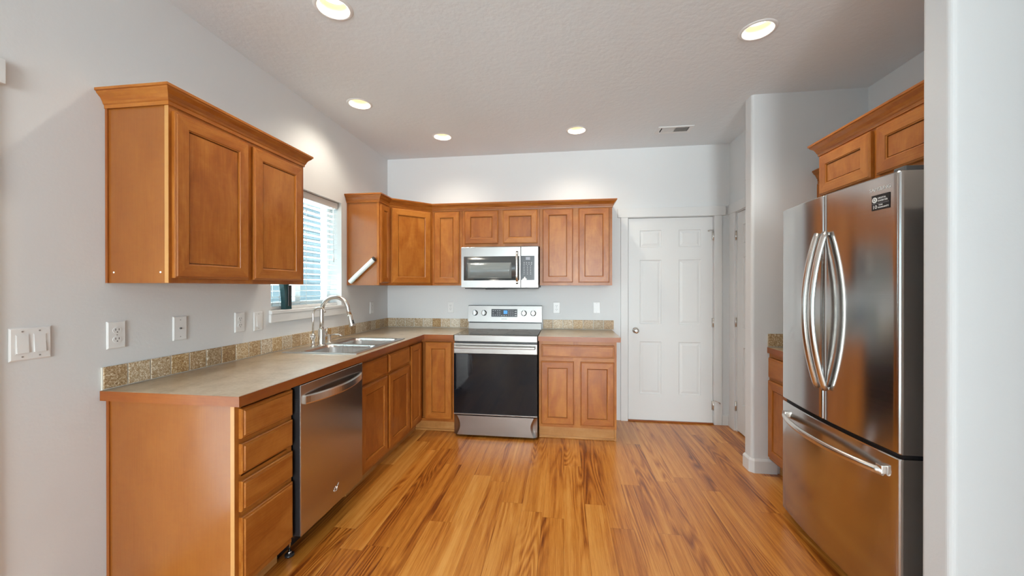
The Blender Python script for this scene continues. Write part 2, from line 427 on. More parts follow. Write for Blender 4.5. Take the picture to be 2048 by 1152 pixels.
mb = MB(); mb.box(3.12, 6.0, -5.12, -5.0, 0, H); struct(mb.build('wall_rear_blocker', 'wall'))  # unseen partition added to keep rear window light off the near right wall
mb = MB(); mb.box(6.0, 6.1, -11.0, -2.42, 0, H); struct(mb.build('wall_rear_right', 'wall'))
mb = MB(); holed_wall(mb, 0, 6.1, -11.12, -11.0, 0, H, 'x', [(1.45, 3.65, 0.2, 2.4)]); struct(mb.build('wall_rear', 'wall', weld=True))

BB = [(0, 0), (0.014, 0), (0.014, 0.086), (0.009, 0.095), (0.004, 0.101), (0, 0.101)]
mb = MB(); mb.sweep([(3.272 + 0.25, -0.8845), (3.272 + 0.02, -0.8845), (3.272, -0.9), (3.272, -0.98), (3.292, -1.0), (3.44, -1.0)][::-1], [(-o, z) for o, z in BB][::-1])
struct(mb.build('baseboard_pantry_end', 'white'))
mb = MB(); mb.sweep([(3.449, 0), (PX, 0), (PX, -0.045)], BB); struct(mb.build('baseboard_back', 'white'))
mb = MB(); mb.sweep([(0, -2.964), (0, -2.636)], BB); struct(mb.build('baseboard_left', 'white'))
mb = MB(); mb.sweep([(3.205, -2.42), (3.205, -2.515), (3.225, -2.535), (6.0, -2.535)][::-1], [(-o, z) for o, z in BB][::-1]); struct(mb.build('baseboard_near_right', 'white'))
# door casing, back door
mb = MB()
mb.box(2.487, 2.556, -0.018, 0, 0, 2.047, 0.002); mb.box(3.374, 3.446, -0.018, 0, 0, 2.047, 0.002)
mb.box(2.456, 3.477, -0.024, 0, 2.047, 2.137, 0.002)
mb.box(2.556, 2.560, -0.002, 0.12, 0, 2.046); mb.box(3.371, 3.374, -0.002, 0.12, 0, 2.046); mb.box(2.556, 3.374, -0.002, 0.12, 2.043, 2.047)
mb.box(2.560, 2.585, 0.042, 0.056, 0.011, 2.043); mb.box(3.346, 3.371, 0.042, 0.056, 0.011, 2.043); mb.box(2.585, 3.346, 0.042, 0.056, 2.018, 2.043)  # stop strips added behind the slab to close a light leak
struct(mb.build('trim_1', 'white'))
mb = MB(); mb.box(2.560, 3.371, -0.012, 0.12, 0.0005, 0.0135, 0.003, X); struct(mb.build('trim_2', 'woodedge'))
# pantry door casing
mb = MB()
mb.box(PX - 0.018, PX, -0.150, -0.048, 0, 2.05, 0.002); mb.box(PX - 0.018, PX, -0.885, -0.832, 0, 2.05, 0.002)
mb.box(PX - 0.022, PX, -0.885, -0.020, 2.05, 2.14, 0.002)
mb.box(PX, PX + 0.12, PY1 - 0.004, PY1, 0, 2.046); mb.box(PX, PX + 0.12, PY0, PY0 + 0.004, 0, 2.046); mb.box(PX, PX + 0.12, PY0, PY1, 2.043, 2.046)
mb.box(PX + 0.042, PX + 0.056, PY1 - 0.030, PY1 - 0.004, 0.001, 2.043); mb.box(PX + 0.042, PX + 0.056, PY0 + 0.004, PY0 + 0.030, 0.001, 2.043); mb.box(PX + 0.042, PX + 0.056, PY0 + 0.03, PY1 - 0.03, 2.018, 2.043); mb.box(PX + 0.03, PX + 0.06, PY0 + 0.004, PY1 - 0.004, 0.001, 0.013)  # added strips behind the pantry slab keep outside light from leaking in
struct(mb.build('trim_3', 'white'))

def six_panel(mb, O, U, N, w, h, t, panels):
    """slab with moulded panels on its N side; O: bottom corner on the face plane; U: width dir"""
    us = sorted({0, w, *[p[0] for p in panels], *[p[1] for p in panels]}); vs = sorted({0, h, *[p[2] for p in panels], *[p[3] for p in panels]})
    P = lambda u, v, d: O + U * u + Z * v + N * d
    for i in range(len(us) - 1):
        for j in range(len(vs) - 1):
            u0, u1, v0, v1 = us[i], us[i + 1], vs[j], vs[j + 1]
            um, vm = (u0 + u1) / 2, (v0 + v1) / 2
            if any(p[0] < um < p[1] and p[2] < vm < p[3] for p in panels):
                rings = [(0, 0), (0.006, -0.007), (0.014, -0.008), (0.036, -0.002)]
                R = [[P(u0 + a, v0 + a, d), P(u1 - a, v0 + a, d), P(u1 - a, v1 - a, d), P(u0 + a, v1 - a, d)] for a, d in rings]
                mb.grid(R, Z, False, True); mb.quad(R[-1])
            else: mb.quad([P(u0, v0, 0), P(u1, v0, 0), P(u1, v1, 0), P(u0, v1, 0)])
    a = [P(0, 0, 0), P(w, 0, 0), P(w, h, 0), P(0, h, 0)]; b = [p - N * t for p in a]
    for i in range(4): mb.quad([a[i], a[(i + 1) % 4], b[(i + 1) % 4], b[i]])
    mb.quad(b[::-1])
def hinge(parent, c, N, T, name='hinge'):
    """c: barrel centre; N: out of the wall; T: along the leaf"""
    mb = MB(); c = Vector(c)
    mb.tube([c - Z * 0.045, c + Z * 0.045], 0.006, 10)
    for k in range(-2, 3): mb.tube([c + Z * (0.018 * k - 0.0005), c + Z * (0.018 * k + 0.0005)], 0.0066, 10)
    a = c - N * 0.003
    for s in (1, -1):
        p = [a + T * 0.002 * s - Z * 0.044, a + T * 0.014 * s - Z * 0.044, a + T * 0.014 * s + Z * 0.044, a + T * 0.002 * s + Z * 0.044]
        mb.prism(p, -N * 0.002)
    return mb.build(name, 'nickel', parent)
PAN = lambda w, h: [(a, b, c, d) for a, b in ((0.112, w / 2 - 0.083), (w / 2 + 0.083, w - 0.112)) for c, d in ((0.262, 0.787), (0.962, 1.606), (1.732, 1.903))]
mb = MB(); w = 3.368 - 2.563
six_panel(mb, Vector((2.563, 0.004, 0.014)), X, -Y, w, 2.024, 0.035, PAN(w, 2.02))
d1 = struct(mb.build('door_1', 'white', weld=True)); d1['label'] = 'white six panel door in the back wall with round knob'; d1['category'] = 'door'
mb = MB(); mb.lathe([(0.031, 0), (0.031, 0.006), (0.024, 0.010), (0.012, 0.013), (0.011, 0.030), (0.020, 0.036), (0.026, 0.046), (0.027, 0.056), (0.022, 0.065), (0.010, 0.068)], (2.633, 0.004, 0.912), -Y, 28)
kn = mb.build('door_knob', 'nickel', d1)
mb = MB(); mb.box(2.6310, 2.6350, -0.066, -0.063, 0.905, 0.919); mb.lathe([(0.007, 0.064), (0.007, 0.0655)], (2.633, 0.0, 0.912), -Y, 16); mb.build('keyhole', 'chrome', kn)
for z in (1.85, 1.0, 0.185): hinge(d1, (3.3705, -0.006, z), -Y, X)
mb = MB(); mb.tube([(3.3705, -0.008, 1.905), (3.35, -0.03, 1.903), (3.33, -0.045, 1.902), (3.318, -0.04, 1.898)], 0.004, 8); mb.tube([(3.322, -0.046, 1.9), (3.314, -0.03, 1.896)], 0.008, 8); mb.build('door_stop', 'nickel', d1)
mb = MB(); mb.tube([(3.3705, -0.008, 0.238), (3.395, -0.03, 0.232), (3.412, -0.04, 0.226)], 0.004, 8); mb.tube([(3.412, -0.04, 0.226), (3.424, -0.028, 0.214)], 0.0065, 8); mb.build('door_stop', 'nickel', d1)
mb = MB(); w = PY1 - PY0 - 0.012
six_panel(mb, Vector((PX + 0.004, PY1 - 0.006, 0.014)), -Y, -X, w, 2.024, 0.035, PAN(w, 2.02))
d2 = struct(mb.build('door_2', 'white', weld=True))
for z in (1.83, 1.02, 0.235): hinge(d2, (PX - 0.006, PY1 + 0.004, z), -X, Y)

# ------------------------------------------------------------------ windows
def window(name, x0, x1, y0, y1, z0, z1, axis, div, fw=0.045):
    mb = MB()
    def bar(a0, a1, c0, c1, d0=x0 if axis == 'y' else y0, d1=x1 if axis == 'y' else y1):
        if axis == 'y': mb.box(d0, d1, a0, a1, c0, c1, 0.003)
        else: mb.box(a0, a1, d0, d1, c0, c1, 0.003)
    A0, A1 = (y0, y1) if axis == 'y' else (x0, x1)
    bar(A0, A0 + fw, z0, z1); bar(A1 - fw, A1, z0, z1); bar(A0 + fw, A1 - fw, z0, z0 + fw); bar(A0 + fw, A1 - fw, z1 - fw, z1)
    for d in div: bar(d - fw * 0.6, d + fw * 0.6, z0 + fw, z1 - fw)
    o = struct(mb.build(name, 'white'))
    cuts = [A0 + fw] + [e for d in div for e in (d - fw * 0.6, d + fw * 0.6)] + [A1 - fw]
    for i in range(0, len(cuts), 2):
        g = MB()
        if axis == 'y': xm = (x0 + x1) / 2; g.box(xm - .003, xm + .003, cuts[i], cuts[i + 1], z0 + fw, z1 - fw)
        else: ym = (y0 + y1) / 2; g.box(cuts[i], cuts[i + 1], ym - .003, ym + .003, z0 + fw, z1 - fw)
        g.build('pane', 'glass', o)
    return o
window('window_1', -0.155, -0.105, WY0, WY1, WZ0, WZ1, 'y', [-1.30], 0.05)
window('window_2', -0.14, -0.08, -4.84, -3.04, 0.0, 2.043, 'y', [-3.94], 0.06)
mb = MB(); mb.box(0, 0.022, -4.95, -2.929, 2.043, 2.127, 0.002); mb.box(0, 0.018, -3.04, -2.965, 0, 2.043, 0.002); mb.box(0, 0.018, -4.915, -4.84, 0, 2.043, 0.002)
struct(mb.build('trim_5', 'white'))
window('window_3', 1.45, 3.65, -11.09, -11.03, 0.2, 2.4, 'x', [2.55], 0.06)
mb = MB(); mb.box(-0.105, 0.022, WY0 - 0.018, WY1 + 0.045, 1.168, 1.1922, 0.004); mb.box(0, 0.018, WY0 - 0.02, WY1 + 0.045, 1.112, 1.168, 0.003)
struct(mb.build('trim_4', 'white'))
# blind
bl = thing('window_blind', 'white horizontal slat blind lowered over the kitchen window', 'blind', (-0.06, -1.29, 1.192))
mb = MB(); mb.box(-0.095, -0.030, WY0 + 0.006, WY1 - 0.006, 2.022, 2.074, 0.003); mb.build('headrail', 'blind', bl)
mb = MB(); z = 1.232
while z < 2.01:
    mb.box(-0.086, -0.036, WY0 + 0.010, WY1 - 0.010, z, z + 0.0028, 0.0, Y, rot=Matrix.Rotation(math.radians(-5), 3, 'Y'), piv=Vector((-0.061, 0, z))); z += 0.0437
mb.build('slats', 'blind', bl)
mb = MB(); mb.box(-0.086, -0.036, WY0 + 0.010, WY1 - 0.010, 1.1935, 1.214, 0.003); mb.build('bottom_rail', 'blind', bl)
for yy in (-1.58, -1.30, -1.0):
    mb = MB()
    for xx in (-0.0875, -0.0345): mb.tube([(xx, yy, 1.21), (xx, yy, 2.03)], 0.0016, 6)
    mb.build('ladder_cord', 'cord', bl)
mb = MB(); mb.tube([(-0.026, -0.965, 2.02), (-0.026, -0.962, 1.62)], 0.003, 8); mb.tube([(-0.026, -0.962, 1.62), (-0.026, -0.962, 1.56)], [0.004, 0.008], 8); mb.build('tilt_wand', 'blind', bl)
# dark object standing on the sill
mb = MB()
prof = [(-1.578, 1.193), (-1.515, 1.193), (-1.520, 1.26), (-1.533, 1.34), (-1.553, 1.40), (-1.590, 1.46), (-1.640, 1.46), (-1.602, 1.39), (-1.585, 1.32), (-1.577, 1.25)]
mb.prism([Vector((-0.025, a, b)) for a, b in prof], (0.034, 0, 0))
ob = tag(mb.build('curved_panel', 'tealglass'), 'dark curved glossy panel standing on the window sill below the blind', 'ornament')
mb = MB(); mb.box(0.0095, 0.015, -1.556, -1.522, 1.215, 1.36, 0.002); plabel(mb.build('inset', 'black', ob), 'black glossy inset')
# ------------------------------------------------------------------ outside
mb = MB(); mb.box(-14, -0.16, -14, 6, -0.45, -0.35); struct(mb.build('ground', 'ground'))
mb = MB()
for i in range(26): mb.prism([Vector((-4.2, -9, -0.35 + i * 0.18)), Vector((-4.17, -9, -0.35 + i * 0.18)), Vector((-4.19, -9, -0.35 + (i + 1) * 0.18)), Vector((-4.2, -9, -0.35 + (i + 1) * 0.18))], (0, 14, 0))
mb.box(-4.5, -4.2, -9, 5, -0.35, 4.4)
tag(mb.build('neighbouring_house', 'siding'), 'pale blue grey house siding seen outside through the window blind', 'house')

# ------------------------------------------------------------------ cabinets
def frame_door(parent, O, U, N, w, h, name='door', t=0.020, st=0.056, panel=True, mat='wood'):
    """O: lower corner of the back plane; U along the width, N outwards"""
    P = lambda u, v, d: O + U * u + Z * v + N * d
    def ring(a, d): return [P(a, a, d), P(w - a, a, d), P(w - a, h - a, d), P(a, h - a, d)]
    mb = MB()
    seq = [(0, 0), (0, t - 0.007), (0.003, t - 0.004), (0.0055, t - 0.004), (0.009, t), (st, t)]
    if panel: seq += [(st + 0.001, t - 0.002), (st + 0.006, t - 0.0045), (st + 0.0068, t - 0.017)]
    R = [ring(a, d) for a, d in seq]
    for i in range(len(R) - 1):
        for k in range(4):
            mb.quad([R[i][k], R[i][(k + 1) % 4], R[i + 1][(k + 1) % 4], R[i + 1][k]], U if k in (0, 2) else Z)
    mb.quad(R[0][::-1])
    if panel: mb.quad(R[-1])
    if not panel:
        mb.quad(R[-1], U)
        return mb.build(name, mat, parent, weld=True)
    d = mb.build(name, mat, parent, weld=True)
    mb = MB(); a = st + 0.0098
    mb.prism([P(a, a, t - 0.0175), P(w - a, a, t - 0.0175), P(w - a, h - a, t - 0.0175), P(a, h - a, t - 0.0175)], N * 0.0105, Z)
    mb.build('door_panel', mat, d)
    return d
def drawer_front(parent, O, U, N, w, h, name='drawer_front', t=0.020):
    P = lambda u, v, d: O + U * u + Z * v + N * d
    def ring(a, d): return [P(a, a, d), P(w - a, a, d), P(w - a, h - a, d), P(a, h - a, d)]
    mb = MB(); R = [ring(a, d) for a, d in [(0, 0), (0, t - 0.009), (0.004, t - 0.005), (0.010, t - 0.005), (0.013, t)]]
    for i in range(len(R) - 1):
        for k in range(4): mb.quad([R[i][k], R[i][(k + 1) % 4], R[i + 1][(k + 1) % 4], R[i + 1][k]], U)
    mb.quad(R[0][::-1]); mb.quad(R[-1], U)
    return mb.build(name, 'wood', parent, weld=True)
def face_frame(parent, O, U, N, w, z0, z1, stiles, rails, t=0.019, sw=0.038):
    """O at floor height on the frame's back plane; stiles: list of u centres/edges (u0,u1); rails (z0,z1)"""
    mb = MB()
    def bx(u0, u1, a, b, g):
        p = [O + U * u0 + Z * a, O + U * u1 + Z * a, O + U * u1 + Z * b, O + U * u0 + Z * b]
        mb.prism(p, N * t, g)
    for u0, u1 in stiles: bx(u0, u1, z0, z1, Z)
    us = sorted(stiles)
    for a, b in rails:
        for i in range(len(us) - 1): bx(us[i][1], us[i + 1][0], a, b, U)
    return mb.build('face_frame', 'wood', parent)

WB, WT = 1.364, 2.112          # wall cabinets, bottom and top
CROWN = [(0.0, 2.098), (0.006, 2.098), (0.007, 2.112), (0.011, 2.116), (0.013, 2.124), (0.020, 2.138), (0.031, 2.149), (0.034, 2.152), (0.036, 2.158), (0.041, 2.160), (0.041, 2.170), (0.0, 2.170)]

# 1: wall cabinet on the left wall, near
cb = thing('wall_cabinet', 'two door maple wall cabinet nearest the camera, hung on the window wall', 'cabinet', (0.15, -2.21, WB))
y0, y1 = -2.624, -1.797
mb = MB(); mb.box(0.012, 0.286, y0 + 0.003, y1, WB, WT, 0, Z); mb.build('body', 'woodend', cb)
mb = MB(); mb.box(0.001, 0.012, y0 - 0.004, y1, WB, WT, 0.001, Z); plabel(mb.build('scribe_strip', 'woodedge', cb), 'darker wood strip along the wall')
face_frame(cb, Vector((0.286, y0, 0)), Y, X, y1 - y0, WB, WT, [(0, 0.038), (0.394, 0.432), (y1 - y0 - 0.038, y1 - y0)], [(WB, WB + 0.04), (WT - 0.05, WT)])
mb = MB(); mb.box(0.287, 0.3045, y0 - 0.0015, y0 + 0.0005, WB + .001, 2.097); plabel(mb.build('frame_edge', 'rawedge', cb), 'pale wood edge strip')
frame_door(cb, Vector((0.3052, -2.612, 1.385)), Y, X, 0.378, 0.692)
frame_door(cb, Vector((0.3052, -2.202, 1.385)), Y, X, 0.372, 0.692)
for xx in (0.035, 0.262):
    mb = MB(); mb.lathe([(0.004, -0.001), (0.004, 0.0008)], (xx, y0 + 0.003, WB + 0.045), -Y, 12); mb.build('screw', 'print', cb)
mb = MB(); mb.sweep([(0.001, y0), (0.305, y0), (0.305, y1), (0.001, y1)], CROWN); mb.build('crown_moulding', 'wood', cb)

# 2: corner run
nb = thing('wall_cabinet', 'narrow maple wall cabinet right of the window, its side bearing a pale tube', 'cabinet', (0.15, -0.7, WB))
mb = MB(); mb.box(0.012, 0.286, -0.799, -0.612, WB, WT, 0, Z); mb.build('body', 'woodend', nb)
mb = MB(); mb.box(0.001, 0.012, -0.803, -0.612, WB, WT, 0.001); plabel(mb.build('scribe_strip', 'woodedge', nb), 'darker wood strip along the wall')
face_frame(nb, Vector((0.286, -0.803, 0)), Y, X, 0.191, WB, WT, [(0, 0.03), (0.161, 0.191)], [(WB, WB + 0.03), (WT - 0.035, WT)])
frame_door(nb, Vector((0.3052, -0.791, 1.385)), Y, X, 0.165, 0.697, st=0.045)
cc = thing('corner_cabinet', 'diagonal maple corner wall cabinet with one door', 'cabinet', (0.25, -0.25, WB))
pa, pb = Vector((0.290, -0.608, 0)), Vector((0.608, -0.290, 0))
mb = MB(); mb.prism([Vector((0.002, -0.608, WB)), Vector((0.290, -0.608, WB)), Vector((0.608, -0.290, WB)), Vector((0.608, -0.002, WB)), Vector((0.002, -0.002, WB))], (0, 0, WT - WB)); mb.build('body', 'woodend', cc)
du = (pb - pa).normalized(); dn = Vector((du.y, -du.x, 0)); L = (pb - pa).length
face_frame(cc, pa + dn * 0.0005, du, dn, L, WB, WT, [(0, 0.042), (L - 0.042, L)], [(WB, WB + 0.04), (WT - 0.05, WT)], t=0.0185)
frame_door(cc, pa + du * 0.030 + dn * 0.0195 + Z * 1.385, du, dn, L - 0.060, 0.700)
def back_wall_cab(x0, x1, z0, doors, label, sw=0.028):
    c = thing('wall_cabinet', label, 'cabinet', ((x0 + x1) / 2, -0.15, z0))
    mb = MB(); mb.box(x0, x1, -0.286, -0.002, z0, WT); mb.build('body', 'woodend', c)
    w = x1 - x0; st = [(0, sw)] + ([((doors[0][1] + doors[1][0]) / 2 - 0.04 - x0, (doors[0][1] + doors[1][0]) / 2 + 0.04 - x0)] if len(doors) > 1 else []) + [(w - sw, w)]
    face_frame(c, Vector((x0, -0.286, 0)), X, -Y, w, z0, WT, st, [(z0, z0 + 0.045), (WT - 0.045, WT)])
    for a, b, c0, c1 in doors: frame_door(c, Vector((a, -0.3052, c0)), X, -Y, b - a, c1 - c0)
    return c
back_wall_cab(0.612, 0.922, WB, [(0.640, 0.896, 1.382, 2.092)], 'single door maple wall cabinet between corner cabinet and microwave')
back_wall_cab(0.924, 1.688, 1.738, [(0.951, 1.286, 1.769, 2.092), (1.333, 1.667, 1.769, 2.092)], 'short two door maple wall cabinet directly above the microwave')
rc = back_wall_cab(1.690, 2.367, WB, [(1.716, 2.004, 1.390, 2.092), (2.055, 2.341, 1.390, 2.092)], 'tall two door maple wall cabinet right of the microwave, beside the door')
mb = MB(); mb.sweep([(0.001, -0.803), (0.305, -0.803), (0.305, -0.613), (0.613, -0.305), (2.367, -0.305), (2.367, -0.001)], CROWN)
tag(mb.build('crown_moulding', 'wood'), 'maple crown moulding along the top of the corner and back wall cabinets', 'moulding')
# pale tube on the narrow cabinet's side
tb = thing('tube', 'pale tube with dark end cap fixed aslant on the side of the wall cabinet', 'tube', (0.15, -0.822, 1.49))
a, b = Vector((0.044, -0.8265, 1.391)), Vector((0.276, -0.8265, 1.598)); dd = (b - a).normalized()
mb = MB(); mb.tube([a, a + dd * 0.003, b - dd * 0.012], [0.019, 0.021, 0.021], 20); mb.build('body', 'tube', tb)
mb = MB(); mb.tube([b - dd * 0.0118, b, b + dd * 0.002], [0.022, 0.022, 0.0195], 20); plabel(mb.build('end_cap', 'black', tb), 'dark end cap')

# base cabinets --------------------------------------------------------------
FX = 0.607; DXF = FX + 0.0002; TOP = 0.873
def toe(parent, x0, x1, y0, y1):
    mb = MB(); mb.box(x0, x1, y0, y1, 0.001, 0.108, 0, Y if y1 - y0 > x1 - x0 else X); mb.build('toe_kick', 'toe', parent)
db = thing('base_cabinet', 'four drawer maple base cabinet with plain end panel, left of the dishwasher', 'cabinet', (0.3, -2.46, 0))
y0, y1 = -2.624, -2.300
mb = MB(); mb.box(0.002, 0.588, y0 + 0.02, y1, 0.108, TOP); mb.build('body', 'woodend', db)
mb = MB(); mb.prism([Vector((x, y0 + 0.004, z)) for x, z in ((0.012, 0.001), (0.53, 0.001), (0.53, 0.108), (0.588, 0.108), (0.588, TOP), (0.012, TOP))], (0, 0.016, 0)); plabel(mb.build('end_panel', 'woodend', db), 'smooth orange brown end panel')
mb = MB(); mb.box(0.001, 0.014, y0 - 0.002, y0 + 0.004, 0.001, TOP, 0.001); mb.build('scribe_strip', 'woodedge', db)
face_frame(db, Vector((0.588, y0, 0)), Y, X, y1 - y0, 0.108, TOP, [(0, 0.03), (y1 - y0 - 0.025, y1 - y0)], [(0.108, 0.15), (0.40, 0.425), (0.545, 0.57), (0.70, 0.725), (0.855, TOP)])
for a, b in ((0.729, 0.852), (0.584, 0.708), (0.431, 0.556), (0.139, 0.408)):
    drawer_front(db, Vector((DXF, -2.605, a)), Y, X, 0.298, b - a)
mb = MB(); mb.box(0.589, 0.6065, y0 - 0.0015, y0 + 0.0005, 0.109, TOP - .001); plabel(mb.build('frame_edge', 'rawedge', db), 'pale wood edge strip')
toe(db, 0.51, 0.53, y0 + 0.021, y1)
sb = thing('base_cabinet', 'two door maple sink base cabinet with two false drawer fronts above', 'cabinet', (0.3, -1.28, 0))
y0, y1 = -1.698, -0.872
mb = MB(); mb.box(0.002, 0.588, y0, y0 + 0.018, 0.108, TOP); mb.box(0.002, 0.588, y1 - 0.018, y1, 0.108, TOP); mb.box(0.002, 0.588, y0 + .018, y1 - .018, 0.108, 0.125); mb.box(0.002, 0.015, y0 + .018, y1 - .018, 0.125, 0.6); mb.build('body', 'woodend', sb)
face_frame(sb, Vector((0.588, y0, 0)), Y, X, y1 - y0, 0.108, TOP, [(0, 0.03), (0.385, 0.425), (y1 - y0 - 0.03, y1 - y0)], [(0.108, 0.15), (0.675, 0.715), (0.84, TOP)])
for a, b in ((-1.680, -1.303), (-1.276, -0.888)):
    drawer_front(sb, Vector((DXF, a, 0.708)), Y, X, b - a, 0.137)
    frame_door(sb, Vector((DXF, a, 0.138)), Y, X, b - a, 0.553)
toe(sb, 0.51, 0.53, y0, y1)
BY = -0.575
kb = thing('corner_cabinet', 'maple corner base cabinet with two folding doors, left of the range', 'cabinet', (0.45, -0.45, 0))
mb = MB(); mb.prism([Vector(p + (0.108,)) for p in ((0.002, -0.870), (0.588, -0.870), (0.588, -0.556), (0.926, -0.556), (0.926, -0.002), (0.002, -0.002))], (0, 0, TOP - 0.108)); mb.build('body', 'woodend', kb)
mb = MB()
mb.box(0.588, FX, -0.870, -0.855, 0.108, TOP); mb.box(0.588, FX, -0.855, BY, 0.108, 0.13, 0, Y); mb.box(0.588, FX, -0.855, BY, 0.843, TOP, 0, Y)
mb.box(0.903, 0.926, BY, -0.556, 0.108, TOP); mb.box(FX, 0.903, BY, -0.556, 0.108, 0.13, 0, X); mb.box(FX, 0.903, BY, -0.556, 0.843, TOP, 0, X)
mb.build('face_frame', 'wood', kb)
frame_door(kb, Vector((DXF, -0.858, 0.133)), Y, X, 0.242, 0.708, st=0.05)
frame_door(kb, Vector((0.648, BY - 0.0002, 0.133)), X, -Y, 0.252, 0.708)
mb = MB(); mb.box(0.51, 0.53, -0.870, -0.50, 0.001, 0.108, 0, Y); mb.box(0.53, 0.926, -0.52, -0.50, 0.001, 0.108, 0, X); mb.box(0.53, 0.926, -0.530, -0.52, 0.001, 0.018, 0.003, X); mb.build('toe_kick', 'toe', kb)
rb = thing('base_cabinet', 'maple base cabinet with one wide drawer and two doors, right of the range', 'cabinet', (2.03, -0.3, 0))
x0, x1 = 1.699, 2.372
mb = MB(); mb.box(x0, x1 - 0.001, -0.556, -0.002, 0.108, TOP); mb.build('body', 'woodend', rb)
face_frame(rb, Vector((x0, -0.556, 0)), X, -Y, x1 - x0, 0.108, TOP, [(0, 0.03), (0.30, 0.372), (x1 - x0 - 0.028, x1 - x0)], [(0.108, 0.15), (0.685, 0.735), (0.83, TOP)])
drawer_front(rb, Vector((1.722, BY - 0.0002, 0.728)), X, -Y, 0.629, 0.110)
for a, b in ((1.718, 2.006), (2.063, 2.351)): frame_door(rb, Vector((a, BY - 0.0002, 0.135)), X, -Y, b - a, 0.557)
mb = MB(); mb.box(x0, x1 - 0.016, -0.548, -0.53, 0.020, 0.108, 0, X); mb.box(x0, x1 - 0.016, -0.556, -0.53, 0.001, 0.020, 0.003, X); mb.box(x1 - 0.016, x1, -0.560, -0.002, 0.001, 0.108, 0.001); mb.build('toe_kick', 'toe', rb)

# countertops ----------------------------------------------------------------
CT = 0.914; CB = 0.874
ct = thing('countertop', 'long beige laminate countertop with wood edge, holding the sink', 'countertop', (0.32, -1.3, CB))
mb = MB()
SX0, SX1, SY0, SY1 = 0.095, 0.585, -1.68, -0.96      # sink cut-out
xs = [0.002, SX0, SX1, 0.6455]
ysx = [-2.644, SY0, SY1, -0.617]
for i in range(3):
    for j in range(3):
        if i == 1 and j == 1: continue
        mb.box(xs[i], xs[i + 1], ysx[j], ysx[j + 1], CB, CT)
mb.box(0.002, 0.926, -0.6155, -0.002, CB, CT)
mb.build('worktop', 'lam', ct)
mb = MB(); ED = [(0.0, CB - 0.001), (0.004, CB - 0.001), (0.004, CT - 0.0008), (0.0, CT - 0.0008)]
mb.sweep([(0.002, -2.6445), (0.646, -2.6445), (0.646, -0.6172), (0.926, -0.6172)], ED); plabel(mb.build('edge_band', 'woodedge', ct), 'reddish brown wood edge band')
c2 = thing('countertop', 'short beige laminate countertop with wood edge, right of the range', 'countertop', (2.05, -0.3, CB))
mb = MB(); mb.box(1.694, 2.397, -0.6155, -0.002, CB, CT); mb.build('worktop', 'lam', c2)
mb = MB(); mb.sweep([(1.694, -0.6172), (2.3975, -0.6172), (2.3975, -0.002)], ED); plabel(mb.build('edge_band', 'woodedge', c2), 'reddish brown wood edge band')

def splash(name, label, runs, ztop=1.011):
    o = thing(name, label, 'backsplash', (runs[0][0].x, runs[0][0].y, CT + 0.001))
    mb = MB(); tl = MB()
    for p0, p1, n, nd in runs:
        d = (p1 - p0); Ln = d.length; d.normalize(); k = max(1, round(Ln / n)); s = Ln / k
        mb.prism([p0 + Z * (CT + .001), p1 + Z * (CT + .001), p1 + Z * (ztop - .001), p0 + Z * (ztop - .001)], nd * 0.008, d)
        for i in range(k):
            a = p0 + d * (i * s + 0.0028) + nd * 0.0082; b = p0 + d * ((i + 1) * s - 0.0028) + nd * 0.0082
            q = [a + Z * (CT + 0.005), b + Z * (CT + 0.005), b + Z * ztop, a + Z * ztop]
            ins = 0.0015
            r2 = [q[0] + d * ins + Z * ins + nd * .0028, q[1] - d * ins + Z * ins + nd * .0028, q[2] - d * ins - Z * ins + nd * .0028, q[3] + d * ins - Z * ins + nd * .0028]
            vb = [tl.bm.verts.new(v) for v in q]; vt = [tl.bm.verts.new(v) for v in r2]
            for m in range(4): tl.bm.faces.new((vb[m], vb[(m + 1) % 4], vt[(m + 1) % 4], vt[m]))
            tl.bm.faces.new(vt); tl.bm.faces.new(vb[::-1])
    mb.build('grout', 'grout', o); tl.build('tiles', 'tile', o)
splash('backsplash', 'pebbled tan tile backsplash strip behind the sink and into the corner', [(Vector((0.001, -2.644, 0)), Vector((0.001, -0.012, 0)), 0.094, X), (Vector((0.001, -0.001, 0)), Vector((0.918, -0.001, 0)), 0.1, -Y)])
splash('backsplash', 'short pebbled tan tile backsplash strip on the back wall right of the range', [(Vector((1.703, -0.001, 0)), Vector((2.420, -0.001, 0)), 0.103, -Y)])

# sink -----------------------------------------------------------------------
sk = thing('sink', 'stainless steel double bowl sink set into the long countertop', 'sink', (0.34, -1.32, CT))
RX0, RX1, RY0, RY1 = 0.080, 0.600, -1.697, -0.945
bowls = [(0.190, 0.562, -1.668, -1.345), (0.190, 0.562, -1.295, -0.975)]
mb = MB(); xs = sorted({RX0, RX1, bowls[0][0], bowls[0][1]}); ys = sorted({RY0, RY1, *[b[2] for b in bowls], *[b[3] for b in bowls]})
zt = CT + 0.006
for i in range(len(xs) - 1):
    for j in range(len(ys) - 1):
        xm, ym = (xs[i] + xs[i + 1]) / 2, (ys[j] + ys[j + 1]) / 2
        if any(b[0] < xm < b[1] and b[2] < ym < b[3] for b in bowls): continue
        mb.quad([(xs[i], ys[j], zt), (xs[i + 1], ys[j], zt), (xs[i + 1], ys[j + 1], zt), (xs[i], ys[j + 1], zt)])
o_, i_ = [(RX0, RY0), (RX1, RY0), (RX1, RY1), (RX0, RY1)], None
mb.grid([[Vector((x, y, zt)) for x, y in o_], [Vector((x + (0.006 if x > .3 else -.006), y + (0.006 if y > -1.3 else -.006), CT + 0.0008)) for x, y in o_]], Z, False, True)
mb.build('rim', 'sinksteel', sk, weld=True)
